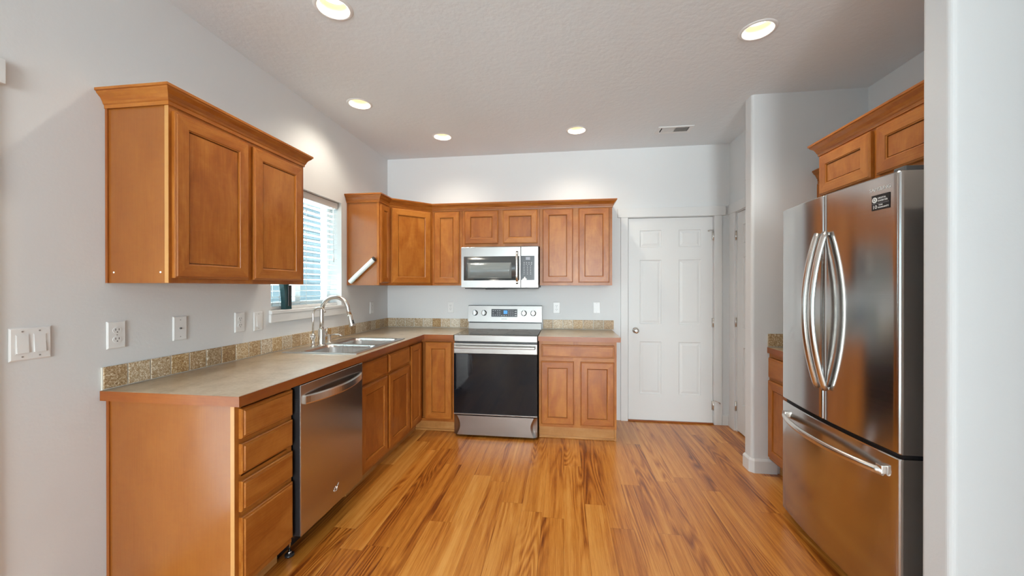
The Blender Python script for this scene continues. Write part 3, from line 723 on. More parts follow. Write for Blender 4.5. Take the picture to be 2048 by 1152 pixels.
def rrect(x0, x1, y0, y1, r, z, n=6):
    p = []
    for cx, cy, a0 in ((x1 - r, y1 - r, 0), (x0 + r, y1 - r, PI / 2), (x0 + r, y0 + r, PI), (x1 - r, y0 + r, 1.5 * PI)):
        p += [Vector((cx + r * math.cos(a0 + PI / 2 * k / n), cy + r * math.sin(a0 + PI / 2 * k / n), z)) for k in range(n + 1)]
    return p
for bx0, bx1, by0, by1 in bowls:
    mb = MB(); rows = []
    rows.append(rrect(bx0 - 0.002, bx1 + 0.002, by0 - 0.002, by1 + 0.002, 0.03, zt + 0.0005))
    for ins, zz, r in ((0.004, zt - 0.004, 0.045), (0.010, zt - 0.02, 0.05), (0.018, zt - 0.13, 0.055), (0.03, zt - 0.155, 0.06), (0.06, zt - 0.168, 0.07)):
        rows.append(rrect(bx0 + ins, bx1 - ins, by0 + ins, by1 - ins, r, zz))
    mb.grid(rows, Z, True, True); mb.bm.faces.new([mb.bm.verts.new(p) for p in rows[-1]])
    bw = mb.build('bowl', 'sinksteel', sk)
    cx, cy = (bx0 + bx1) / 2, (by0 + by1) / 2
    mb = MB(); mb.lathe([(0.045, 0.0), (0.045, 0.003), (0.036, 0.004), (0.030, 0.001)], (cx, cy, zt - 0.1675), Z, 24); mb.build('drain', 'chrome', bw)
    mb = MB(); rr = rrect(bx0 - 0.004, bx1 + 0.004, by0 - 0.004, by1 + 0.004, 0.032, zt)
# faucet
fx, fy = 0.166, -1.408
fa = thing('faucet', 'tall brushed nickel gooseneck faucet with pull down spray head at the sink', 'faucet', (fx, fy, zt))
mb = MB(); mb.lathe([(0.031, 0), (0.031, 0.004), (0.026, 0.007), (0.0245, 0.012), (0.0245, 0.118), (0.023, 0.121), (0.015, 0.121)], (fx, fy, zt + 0.0004), Z, 24); mb.build('body', 'nickel', fa)
R = 0.105; zc = 1.170
pts = [(fx, fy, zt + 0.118), (fx, fy, 1.10)] + [(fx + R - R * math.cos(a), fy, zc + R * math.sin(a)) for a in [PI * 0.97 * k / 22 for k in range(23)]]
pts.append((pts[-1][0] + 0.010, fy, pts[-1][2] - 0.035))
mb = MB(); mb.tube(pts, 0.0152, 16); mb.build('spout', 'nickel', fa)
e = Vector(pts[-1]); dv = Vector((0.26, 0, -1)).normalized()
mb = MB(); mb.tube([e, e + dv * 0.004, e + dv * 0.03, e + dv * 0.075, e + dv * 0.083], [0.0158, 0.0172, 0.0175, 0.0225, 0.022], 20); sp = mb.build('spray_head', 'nickel', fa)
q = e + dv * 0.035 + Vector((0.0175, -0.006, 0.0))
mb = MB(); mb.tube([q, q + dv * 0.028], [(0.004, 0.008), (0.004, 0.008)], 10, flat=X); plabel(mb.build('spray_button', 'black', sp), 'black spray button')
mb = MB(); mb.tube([(fx, fy, 0.99), (fx + 0.004, fy + 0.045, 0.993), (fx + 0.005, fy + 0.058, 0.994)], [0.013, 0.013, 0.009], 14); mb.tube([(fx + 0.004, fy + 0.047, 1.0), (fx - 0.004, fy + 0.075, 1.045)], [0.006, 0.004], 10); mb.build('handle', 'nickel', fa)
# filtered water tap
tx, ty = 0.136, -1.462
fw = thing('water_tap', 'slim small brushed nickel drinking water tap beside the tall faucet', 'tap', (tx, ty, zt))
mb = MB(); mb.lathe([(0.020, 0), (0.020, 0.004), (0.012, 0.008), (0.010, 0.05), (0.0155, 0.058), (0.0155, 0.082), (0.008, 0.092)], (tx, ty, zt + 0.0004), Z, 20); mb.build('body', 'nickel', fw)
R = 0.048; pts = [(tx, ty, 1.005), (tx, ty, 1.11), (tx, ty, 1.150)] + [(tx + R - R * math.cos(a), ty, 1.152 + R * math.sin(a)) for a in [PI * 0.9 * k / 14 for k in range(15)]]
mb = MB(); mb.tube(pts, 0.0066, 12); mb.build('spout', 'nickel', fw)
mb = MB(); mb.tube([(tx, ty, 0.988), (tx + 0.004, ty - 0.024, 0.990)], 0.005, 10); mb.tube([(tx + .004, ty - .026, 0.975), (tx + .004, ty - .028, 1.012)], [0.0075, 0.005], 10); mb.build('lever', 'nickel', fw)
# soap pump
sx, sy = 0.130, -1.265
so = thing('soap_dispenser', 'short brushed nickel soap pump on the sink rim right of the faucet', 'soap dispenser', (sx, sy, zt))
mb = MB(); mb.lathe([(0.020, 0), (0.020, 0.004), (0.013, 0.008), (0.013, 0.048), (0.010, 0.052), (0.010, 0.060), (0.006, 0.064)], (sx, sy, zt + 0.0004), Z, 18); mb.build('body', 'nickel', so)
mb = MB(); mb.tube([(sx, sy, 0.977), (sx + 0.04, sy, 0.984), (sx + 0.085, sy, 0.984), (sx + 0.108, sy, 0.975)], [0.0055, 0.005, 0.0045, 0.004], 10); mb.build('nozzle', 'nickel', so)

# ------------------------------------------------------------------ dishwasher
dw = thing('dishwasher', 'stainless dishwasher with bowed bar handle under the long countertop', 'dishwasher', (0.34, -2.0, 0))
y0, y1 = -2.289, -1.712; xf = 0.650
mb = MB(); mb.box(0.06, 0.600, y0 + 0.004, y1 - 0.004, 0.11, 0.862); mb.build('tub', 'black', dw)
mb = MB(); mb.box(xf - 0.044, xf - 0.005, y0, y1, 0.130, 0.866, 0.002); plabel(mb.build('door_liner', 'black', dw), 'dark side of the dishwasher door')
mb = MB(); mb.box(xf - 0.006, xf, y0 - 0.0005, y1 + 0.0005, 0.128, 0.868, 0.003, Z, 0, 3); dd_ = mb.build('door_panel', 'steeld', dw)
mb = MB(); n = 24; rows = []
for k in range(n + 1):
    u = k / n; yy = y0 + 0.024 + u * (y1 - y0 - 0.048); bow = 0.006 + 0.040 * (math.sin(PI * u) ** 0.75)
    zc_ = 0.792 - 0.006 * math.sin(PI * u)
    rows.append([Vector((xf + bow - 0.006, yy, zc_ - 0.022)), Vector((xf + bow + 0.003, yy, zc_ - 0.022)), Vector((xf + bow + 0.006, yy, zc_ - 0.016)), Vector((xf + bow + 0.006, yy, zc_ + 0.016)), Vector((xf + bow + 0.003, yy, zc_ + 0.022)), Vector((xf + bow - 0.006, yy, zc_ + 0.022))])
mb.grid(rows, Y, False, True, True)
for yy in (y0 + 0.026, y1 - 0.026): mb.box(xf - 0.001, xf + 0.012, yy - 0.006, yy + 0.006, 0.776, 0.808)
mb.build('handle', 'nickel', dw)
mb = MB()
for i in range(7):
    for j in range(3): mb.box(xf - 0.036 + 0.009 * j, xf - 0.030 + 0.009 * j, y0 - 0.0006, y0 + 0.0005, 0.735 + i * 0.010, 0.739 + i * 0.010)
mb.build('vent', 'slot', dw)
mb = MB()
ey, ez = -2.000, 0.215
for (a0, a1, rx_, rz_, tilt) in ((0.2, 5.6, 0.020, 0.010, 0.35), (1.0, 5.0, 0.013, 0.014, -0.4)):
    pts = [(xf + 0.0010, ey + math.cos(t) * rx_ * math.cos(tilt) - math.sin(t) * rz_ * math.sin(tilt), ez + math.cos(t) * rx_ * math.sin(tilt) + math.sin(t) * rz_ * math.cos(tilt)) for t in [a0 + (a1 - a0) * k / 20 for k in range(21)]]
    mb.tube(pts, 0.0016, 8)
mb.tube([(xf + .001, ey + 0.004, ez - 0.004), (xf + .001, ey + 0.022, ez + 0.018), (xf + .001, ey + 0.030, ez + 0.024)], [0.0016, 0.002, 0.001], 8)
plabel(mb.build('emblem', 'chrome', dw), 'small bright looped emblem')
mb = MB(); mb.box(0.50, 0.515, y0 + 0.01, y1 - 0.01, 0.002, 0.112); plabel(mb.build('toe_panel', 'black', dw), 'black toe panel')
for yy in (-2.245,):
    mb = MB(); mb.tube([(0.555, yy, 0.014), (0.555, yy, 0.125)], 0.006, 12); mb.lathe([(0.010, 0.012), (0.010, 0.022)], (0.555, yy, 0.0), Z, 6)
    f_ = mb.build('levelling_leg', 'chrome', dw)
    mb = MB(); mb.lathe([(0.022, 0.0006), (0.022, 0.008), (0.012, 0.013)], (0.555, yy, 0), Z, 18); mb.build('foot', 'black', f_)

# ------------------------------------------------------------------ range
rg = thing('range', 'stainless freestanding electric range with black glass oven door', 'range', (1.31, -0.33, 0))
x0, x1 = 0.9335, 1.6875; yf = -0.636
mb = MB(); mb.box(x0 + 0.003, x1 - 0.003, -0.592, -0.02, 0.03, 0.905); mb.build('body', 'rubber', rg)
mb = MB(); mb.box(x0, x1, -0.605, -0.085, 0.905, 0.9165, 0.003); ck = mb.build('cooktop', 'cooktop', rg)
for cx, cy, r in ((1.13, -0.45, 0.085), (1.50, -0.44, 0.115), (1.13, -0.21, 0.085), (1.49, -0.21, 0.075), (1.31, -0.155, 0.05)):
    mb = MB(); mb.grid([[Vector((cx + math.cos(a) * q, cy + math.sin(a) * q, 0.9169)) for a in [2 * PI * k / 40 for k in range(40)]] for q in (r - 0.004, r)], Z, True, True); mb.build('burner_ring', 'burner', ck)
mb = MB(); mb.box(x0, x1, yf + 0.012, -0.592, 0.857, 0.915, 0.004, Z, 0, 3); mb.build('front_band', 'steel', rg)
mb = MB(); mb.box(x0 + 0.004, x1 - 0.004, yf + 0.025, -0.593, 0.20, 0.856); plabel(mb.build('door_gap', 'black', rg), 'black gap around the oven door')
mb = MB(); mb.box(x0, x1, yf, -0.597, 0.752, 0.843, 0.003, Z, 0, 3); od = mb.build('oven_door', 'steel', rg)
mb = MB(); mb.box(x0, x1, yf + 0.001, -0.597, 0.212, 0.752, 0.003); plabel(mb.build('oven_glass', 'glassblk', od), 'black glass front of the oven door')
mb = MB(); mb.box(x0, x1, yf - 0.001, -0.597, 0.202, 0.213, 0.002); mb.build('glass_trim', 'steel', od)
mb = MB(); mb.box(x0 + 0.014, x1 - 0.014, yf - 0.050, yf - 0.028, 0.803, 0.826, 0.006, X, 0, 3)
for xx in (x0 + 0.045, x1 - 0.045): mb.box(xx - 0.012, xx + 0.012, yf - 0.034, yf - 0.0005, 0.806, 0.823, 0.003)
mb.build('door_handle', 'steel', od)
mb = MB(); n = 16
prof = [(yf + 0.016, 0.022)]
sec = [Vector((x0, yf + 0.001 + 0.0, 0.022))]
rows = []
for k in range(n + 1):
    u = k / n; zz = 0.022 + u * 0.172; d = 0.010 * (1 - math.sin(PI * u) ** 0.5)
    rows.append([Vector((x0, -0.597, zz)), Vector((x0, yf + 0.018, zz)), Vector((x0 + 0.012 + 2.6 * d * 0 + 0.028 * math.sin(PI * u), yf + 0.010, zz)), Vector((x0 + 0.03 + 0.030 * math.sin(PI * u), yf, zz)), Vector((x1 - 0.03 - 0.030 * math.sin(PI * u), yf, zz)), Vector((x1 - 0.012 - 0.028 * math.sin(PI * u), yf + 0.010, zz)), Vector((x1, yf + 0.018, zz)), Vector((x1, -0.597, zz))])
mb.grid(rows, X, False, False, False)
mb.quad(rows[0]); mb.quad(rows[-1][::-1])
mb.build('storage_drawer', 'steel', rg)
for xx in (x0 + 0.04, x1 - 0.04):
    mb = MB(); mb.lathe([(0.018, 0.0006), (0.018, 0.012), (0.012, 0.03)], (xx, -0.56, 0), Z, 14); mb.build('foot', 'black', rg)
# backguard
bg0 = 0.9245; bg1 = 1.695
mb = MB(); mb.prism([Vector((bg0 + 0.006, y, z)) for y, z in ((-0.085, 0.905), (-0.072, 0.975), (-0.02, 0.975), (-0.02, 0.905))], (bg1 - bg0 - 0.012, 0, 0), X); mb.build('riser', 'steel', rg)
mb = MB(); mb.box(bg0 + 0.012, bg1 - 0.006, -0.066, -0.022, 0.974, 0.990); mb.build('vent_slot', 'black', rg)
mb = MB(); mb.prism([Vector((bg0, y, z)) for y, z in ((-0.082, 0.988), (-0.062, 1.152), (-0.02, 1.152), (-0.02, 0.988))], (bg1 - bg0, 0, 0), X); cp = mb.build('control_panel', 'steel', rg)
mb = MB(); mb.box(bg0, bg1, -0.062, -0.016, 1.152, 1.157, 0.0015); mb.build('top_trim', 'black', rg)
N_ = Vector((0, -(1.152 - 0.988), -0.020)).normalized(); N_ = Vector((0, -0.164, 0.020)).normalized()
UPp = Vector((0, 0.020, 0.164)).normalized()
def onp(x, z): return Vector((x, -0.082 + (z - 0.988) * 0.020 / 0.164, z))
mb = MB(); a = onp(1.172, 1.040); b = onp(1.443, 1.040); h = UPp * 0.080
mb.prism([a, b, b + h, a + h], N_ * 0.0015, X); ds = plabel(mb.build('display', 'panelgrey', cp), 'dark display panel')
mb = MB()
for i in range(4):
    for j in range(3):
        if random.random() < 0.9: p = onp(1.185 + i * 0.023, 1.056 + j * 0.022) + N_ * 0.0016; mb.prism([p, p + X * 0.012, p + X * 0.012 + UPp * 0.004, p + UPp * 0.004], N_ * 0.0003)
for i in range(3):
    for j in range(4): p = onp(1.352 + i * 0.021, 1.050 + j * 0.017) + N_ * 0.0016; mb.prism([p, p + X * 0.006, p + X * 0.006 + UPp * 0.006, p + UPp * 0.006], N_ * 0.0003)
for j in range(3): p = onp(1.416, 1.050 + j * 0.022) + N_ * 0.0016; mb.prism([p, p + X * 0.02, p + X * 0.02 + UPp * 0.008, p + UPp * 0.008], N_ * 0.0003)
for i in range(3): p = onp(1.275 + i * 0.024, 1.050) + N_ * 0.0016; mb.prism([p, p + X * 0.014, p + X * 0.014 + UPp * 0.005, p + UPp * 0.005], N_ * 0.0003)
mb.build('keys', 'legend', ds)
mb = MB(); a = onp(1.300, 1.070) + N_ * 0.0016; mb.prism([a, a + X * 0.040, a + X * 0.040 + UPp * 0.036, a + UPp * 0.036], N_ * 0.0004); plabel(mb.build('clock', 'lcd', ds), 'lit blue clock')
text('logo', 'SAMSUNG', 0.013, onp(1.307, 1.018) + N_ * 0.0008, X, UPp, 'panelgrey', cp)
for i, xx in enumerate((0.999, 1.094, 1.512, 1.608)):
    c = onp(xx, 1.078)
    mb = MB(); mb.lathe([(0.029, 0.0003), (0.029, 0.005), (0.025, 0.007), (0.024, 0.022), (0.021, 0.026)], c, N_, 28)
    k_ = mb.build('knob', 'steel', cp)
    mb = MB(); p = c + N_ * 0.024; mb.prism([p - X * 0.006 - UPp * 0.024, p + X * 0.006 - UPp * 0.024, p + X * 0.006 + UPp * 0.024, p - X * 0.006 + UPp * 0.024], N_ * 0.012); mb.build('grip', 'chrome', k_)
    mb = MB()
    for t in range(5):
        an = PI * (0.15 + 0.175 * t); q = c + X * 0.036 * math.cos(an) + UPp * 0.036 * math.sin(an) + N_ * 0.0004
        mb.prism([q - X * .0015 - UPp * .0015, q + X * .0015 - UPp * .0015, q + X * .0015 + UPp * .0015, q - X * .0015 + UPp * .0015], N_ * 0.0003)
    mb.build('dial_marks', 'panelgrey', cp)

# ------------------------------------------------------------------ microwave
mw = thing('microwave', 'stainless over the range microwave under the short wall cabinet', 'microwave', (1.31, -0.2, 1.339))
x0, x1, z0, z1 = 0.940, 1.682, 1.340, 1.730
mb = MB(); mb.box(x0 + 0.003, x1 - 0.002, -0.375, -0.004, z0 + 0.004, z1 + 0.006); mb.build('body', 'rubber', mw)
xs_ = 1.515
mb = MB(); n = 14; rows = []
for k in range(n + 1):                                               # gently bowed door
    u = k / n; xx = x0 + u * (xs_ - 0.0015 - x0); yy = -0.398 - 0.008 * math.sin(PI * (0.1 + 0.4 * u))
    rows.append([Vector((xx, -0.3755, z0)), Vector((xx, yy + 0.004, z0)), Vector((xx, yy, z0 + 0.004)), Vector((xx, yy, z1 - 0.004)), Vector((xx, yy + 0.004, z1)), Vector((xx, -0.3755, z1))])
mb.grid(rows, X, False, True, True)
md = mb.build('door', 'steel', mw)
def bow(x): u = (x - x0) / (xs_ - 0.0015 - x0); return -0.398 - 0.008 * math.sin(PI * (0.1 + 0.4 * u))
def patch(mb, xa, xb, za, zb, off, n=14):
    rows = []
    for k in range(n + 1):
        xx = xa + (xb - xa) * k / n; rows.append([Vector((xx, bow(xx) - off, za)), Vector((xx, bow(xx) - off, zb)), Vector((xx, bow(xx) + 0.002, zb)), Vector((xx, bow(xx) + 0.002, za))])
    mb.grid(rows, X, True, True, True)
mb = MB(); patch(mb, 0.965, 1.503, 1.411, 1.640, 0.0012); g_ = plabel(mb.build('door_glass', 'mwglass', md), 'dark glass of the microwave door')
mb = MB(); patch(mb, 1.003, 1.428, 1.430, 1.580, 0.0016); plabel(mb.build('viewing_screen', 'mwscreen', g_), 'grey viewing screen')
mb = MB(); pts = []
for k in range(17):
    u = k / 16; pts.append(Vector((1.482, -0.408 - 0.034 * min(1, math.sin(PI * u) * 1.5 + 0.12), 1.378 + u * 0.304)))
mb.tube(pts, [(0.011, 0.007)] * 17, 14, flat=X)
for zz in (1.395, 1.665): mb.box(1.474, 1.490, -0.43, -0.404, zz - 0.008, zz + 0.008, 0.002)
mb.build('door_handle', 'nickel', md)
mb = MB(); mb.box(xs_ + 0.0015, x1, -0.406, -0.3755, z0, z1, 0.004, Z, 0, 3); cpn = mb.build('control_panel', 'steel', mw)
mb = MB(); mb.box(xs_ + 0.002, 1.646, -0.4075, -0.4055, 1.413, 1.642, 0.0006); kp = plabel(mb.build('keypad', 'panelgrey', cpn), 'dark keypad')
mb = MB(); mb.box(1.563, 1.605, -0.4079, -0.4074, 1.603, 1.630); mb.build('clock', 'lcd2', kp)
mb = MB()
for j in range(8):
    for i in range(4 if j < 2 else 3):
        px = 1.548 + i * (0.023 if j < 2 else 0.031); pz = 1.578 - j * (0.0155)
        mb.box(px - (0.006 if j < 2 else 0.0035), px + (0.006 if j < 2 else 0.0035), -0.4078, -0.4074, pz - 0.002, pz + 0.003)
mb.build('keys', 'legend', kp)
mb = MB(); mb.prism([Vector((1.527 + a, -0.4076, 1.414 + b)) for a, b in ((0, 0.002), (0.01, 0.0), (0.042, 0.001), (0.048, 0.010), (0.036, 0.016), (0.030, 0.032), (0.022, 0.030), (0.018, 0.017), (0.006, 0.012))], (0, -0.0004, 0)); plabel(mb.build('sticker_remnant', 'print', kp), 'torn white sticker remnant')
mb = MB(); mb.box(0.968, 1.668, -0.372, -0.06, z0 - 0.009, z0 + 0.0038, 0.003); bt = mb.build('bottom_plate', 'black', mw)
mb = MB(); mb.box(1.165, 1.355, -0.35, -0.10, z0 - 0.016, z0 - 0.0092, 0.002); mb.build('filter', 'black', bt)
mb = MB(); mb.box(1.02, 1.15, -0.35, -0.10, z0 - 0.013, z0 - 0.0092, 0.002); mb.build('lamp_cover', 'casegrey', bt)
mb = MB(); mb.box(1.38, 1.45, -0.35, -0.10, z0 - 0.012, z0 - 0.0092, 0.002); mb.build('lamp_cover', 'casegrey', bt)

# ------------------------------------------------------------------ refrigerator
fr = thing('refrigerator', 'stainless french door refrigerator with bottom freezer drawer', 'refrigerator', (3.6, -1.93, 0))
FY0, FY1 = -2.336, -1.526; FXE = 3.205; SAG = 0.024; YC = (FY0 + FY1) / 2
def fxx(y):
    u = (y - YC) / ((FY1 - FY0) / 2); return FXE - SAG * (1 - u * u)
mb = MB(); mb.box(3.30, 3.99, FY0 + 0.006, FY1 - 0.006, 0.035, 1.775, 0.004); mb.build('case', 'casegrey', fr)
def fdoor(ya, yb, za, zb, name, mat='steelf'):
    mb = MB(); n = 20; rows = []
    r = 0.012
    ysl = [ya, ya + 0.002, ya + 0.006, ya + r] + [ya + r + (yb - ya - 2 * r) * k / n for k in range(1, n)] + [yb - r, yb - 0.006, yb - 0.002, yb]
    for yy in ysl:
        e = min(yy - ya, yb - yy); rd = 0.0 if e >= r else r - math.sqrt(max(0, r * r - (r - e) ** 2))
        xx = fxx(yy) + rd
        rows.append([Vector((3.295, yy, za)), Vector((xx + 0.003, yy, za)), Vector((xx, yy, za + 0.004)), Vector((xx, yy, zb - 0.004)), Vector((xx + 0.003, yy, zb)), Vector((3.295, yy, zb))])
    V = [[mb.bm.verts.new(p) for p in rw] for rw in rows]; fs = []
    for i in range(len(V) - 1):
        for j in range(6):
            f = mb.bm.faces.new((V[i][j], V[i][(j + 1) % 6], V[i + 1][(j + 1) % 6], V[i + 1][j])); fs.append(f); f.smooth = True
    fs += [mb.bm.faces.new(V[0][::-1]), mb.bm.faces.new(V[-1])]; fs[-1].smooth = fs[-2].smooth = False
    o = mb.build(name, mat, fr)
    me = o.data
    for p in me.polygons:
        if abs(p.normal.z) > 0.3 or abs(p.normal.y) > 0.95: p.use_smooth = False
    es = {}
    bm2 = bmesh.new(); bm2.from_mesh(me)
    for ed in bm2.edges:
        if len(ed.link_faces) == 2 and ed.calc_face_angle() > 0.45: ed.smooth = False
    bm2.to_mesh(me); bm2.free()
    return o
GZ = 0.690
dl = fdoor(YC + 0.003, FY1, GZ + 0.008, 1.797, 'door'); dr = fdoor(FY0, YC - 0.003, GZ + 0.008, 1.797, 'door')
fz = fdoor(FY0, FY1, 0.048, GZ - 0.010, 'freezer_drawer')
mb = MB(); mb.box(3.225, 3.296, FY0 + 0.012, FY1 - 0.012, GZ - 0.0095, GZ + 0.0075); plabel(mb.build('gasket', 'black', fr), 'black gap between doors and freezer')
mb = MB(); mb.box(3.235, 3.9, FY0 + 0.02, FY1 - 0.02, 0.012, 0.046); plabel(mb.build('base_grille', 'black', fr), 'black base grille')
for yy in (FY0 + 0.08, FY1 - 0.08):
    mb = MB(); mb.lathe([(0.02, 0.0006), (0.02, 0.013)], (3.30, yy, 0), Z, 14); mb.build('foot', 'black', fr)
def vhandle(door, yy):
    mb = MB(); pts = []; n = 28
    for k in range(n + 1):
        u = k / n; z = 0.850 + u * 0.762; pts.append(Vector((fxx(yy) - 0.010 - 0.062 * math.sin(PI * u) ** 0.85, yy, z)))
    mb.tube(pts, [(0.0115, 0.0175)] * (n + 1), 18, flat=X)
    for zz in (0.858, 1.604): mb.box(fxx(yy) - 0.016, fxx(yy) + 0.002, yy - 0.009, yy + 0.009, zz - 0.008, zz + 0.008, 0.002)
    return mb.build('handle', 'nickel', door)
vhandle(dl, YC + 0.030); vhandle(dr, YC - 0.030)
mb = MB(); pts = []; n = 28
for k in range(n + 1):
    u = k / n; yy = FY0 + 0.055 + u * (FY1 - FY0 - 0.11); pts.append(Vector((fxx(yy) - 0.012 - 0.050 * math.sin(PI * u) ** 0.8, yy, 0.606)))
mb.tube(pts, [(0.0110, 0.0165)] * (n + 1), 18, flat=X)
hz = mb.build('drawer_handle', 'nickel', fz)
mb = MB()
for yy in (FY0 + 0.066, FY1 - 0.066): mb.box(fxx(yy) - 0.020, fxx(yy) + 0.002, yy - 0.016, yy + 0.016, 0.598, 0.632, 0.003)
mb.build('handle_bracket', 'nickel', fz)
mb = MB(); mb.box(3.225, 3.36, FY0 + 0.006, FY0 + 0.06, 1.7975, 1.818, 0.004); mb.box(3.31, 3.42, FY0 + 0.004, FY0 + 0.09, 1.776, 1.7965, 0.003); plabel(mb.build('hinge_cover', 'rubber', fr), 'dark hinge cover on top')
# logo and sticker follow the door's slight curve
def onf(y): s_ = (fxx(y + 0.01) - fxx(y - 0.01)) / 0.02; r_ = Vector((-s_, -1, 0)).normalized(); return r_, r_.cross(Z)
ym = -2.252; r_, n_ = onf(ym)
text('logo', 'SAMSUNG', 0.021, Vector((fxx(ym), ym, 1.748)) + n_ * 0.0010, r_, Z, 'palelogo', dr)
ym = -2.255; r_, n_ = onf(ym); o_ = Vector((fxx(ym), ym, 1.694)) + n_ * 0.0012
mb = MB(); a, b = r_ * 0.040, Z * 0.031
mb.prism([o_ - a - b, o_ + a - b, o_ + a + b, o_ - a + b], n_ * 0.0006); st = plabel(mb.build('sticker', 'sticker', dr), 'black sticker with white lettering')
o2 = o_ + n_ * 0.0008
mb = MB(); c = o2 - r_ * 0.026 + Z * 0.011
mb.lathe([(0.0115, 0.0), (0.0115, 0.0004)], c, n_, 24); mb.build('emblem', 'print', st)
text('letter', 'D', 0.018, c + n_ * 0.0006, r_, Z, 'sticker', st, 0.0003)
text('lettering', 'DIGITAL', 0.0098, o2 - r_ * 0.012 + Z * 0.0165, r_, Z, 'print', st, 0.0003, 'LEFT')
text('lettering', 'INVERTER', 0.0098, o2 - r_ * 0.012 + Z * 0.0055, r_, Z, 'print', st, 0.0003, 'LEFT')
mb = MB(); mb.prism([o2 - r_ * 0.037 - Z * 0.0045, o2 + r_ * 0.037 - Z * 0.0045, o2 + r_ * 0.037 - Z * 0.0038, o2 - r_ * 0.037 - Z * 0.0038], n_ * 0.0003); mb.build('rule', 'legend', st)
text('lettering', '10', 0.021, o2 - r_ * 0.036 - Z * 0.0185, r_, Z, 'print', st, 0.0003, 'LEFT')
text('lettering', 'YEAR', 0.008, o2 - r_ * 0.009 - Z * 0.0115, r_, Z, 'print', st, 0.0003, 'LEFT')
text('lettering', 'WARRANTY', 0.0086, o2 - r_ * 0.012 - Z * 0.0215, r_, Z, 'print', st, 0.0003, 'LEFT')

# cabinets of the refrigerator niche
fc = thing('wall_cabinet', 'deep two door maple cabinet over the refrigerator', 'cabinet', (3.7, -2.0, 1.85))
y0, y1 = -2.416, -1.577; fx_ = 3.375
mb = MB(); mb.box(fx_ + 0.019, 4.026, y0, y1, 1.846, WT); mb.build('body', 'woodend', fc)
face_frame(fc, Vector((fx_ + 0.019, y1, 0)), -Y, -X, y1 - y0, 1.846, WT, [(0, 0.03), (0.385, 0.435), (y1 - y0 - 0.03, y1 - y0)], [(1.846, 1.88), (WT - 0.035, WT)])
for a, b in ((-1.968, -1.598), (-2.398, -2.002)): frame_door(fc, Vector((fx_ - 0.0002, b, 1.866)), -Y, -X, b - a, 0.222)
mb = MB(); mb.sweep([(4.026, y1), (fx_, y1), (fx_, y0)], CROWN); mb.build('crown_moulding', 'wood', fc)
sc_ = thing('wall_cabinet', 'shallow maple wall cabinet mostly hidden behind the cabinet over the refrigerator', 'cabinet', (3.87, -1.3, WB))
mb = MB(); mb.box(3.724, 4.026, -1.575, -1.004, WB, WT - 0.006); mb.build('body', 'woodend', sc_)
face_frame(sc_, Vector((3.724, -1.004, 0)), -Y, -X, 0.571, WB, WT - 0.006, [(0, 0.035), (0.27, 0.305), (0.535, 0.571)], [(WB, WB + 0.04), (WT - 0.05, WT - 0.006)])
for a, b in ((-1.285, -1.022), (-1.558, -1.300)): frame_door(sc_, Vector((3.7048, b, 1.385)), -Y, -X, b - a, 0.692)
mb = MB(); mb.sweep([(3.705, -1.012), (3.705, -1.534)], CROWN); mb.build('crown_moulding', 'wood', sc_)
nc = thing('base_cabinet', 'maple base cabinet between the refrigerator and the white wall end', 'cabinet', (3.7, -1.26, 0))
mb = MB(); mb.box(3.409, 4.026, -1.515, -1.004, 0.108, TOP); mb.build('body', 'woodend', nc)
face_frame(nc, Vector((3.409, -1.004, 0)), -Y, -X, 0.511, 0.108, TOP, [(0, 0.03), (0.48, 0.511)], [(0.108, 0.14), (0.675, 0.705), (0.845, TOP)])
drawer_front(nc, Vector((3.3898, -1.018, 0.700)), -Y, -X, 0.482, 0.142); frame_door(nc, Vector((3.3898, -1.018, 0.128)), -Y, -X, 0.482, 0.552)
mb = MB(); mb.box(3.46, 3.48, -1.515, -1.004, 0.001, 0.108, 0, Y); mb.build('toe_kick', 'toe', nc)
nt = thing('countertop', 'countertop stub with wood edge between refrigerator and white wall end', 'countertop', (3.7, -1.26, CB))
mb = MB(); mb.box(3.379, 4.026, -1.518, -1.004, CB, CT); mb.build('worktop', 'lam', nt)
mb = MB(); mb.sweep([(3.3785, -1.004), (3.3785, -1.518)], ED); plabel(mb.build('edge_band', 'woodedge', nt), 'reddish brown wood edge band')
splash('backsplash', 'pebbled tile backsplash on the white wall end beside the refrigerator', [(Vector((3.376, -1.001, 0)), Vector((4.02, -1.001, 0)), 0.1, -Y)])

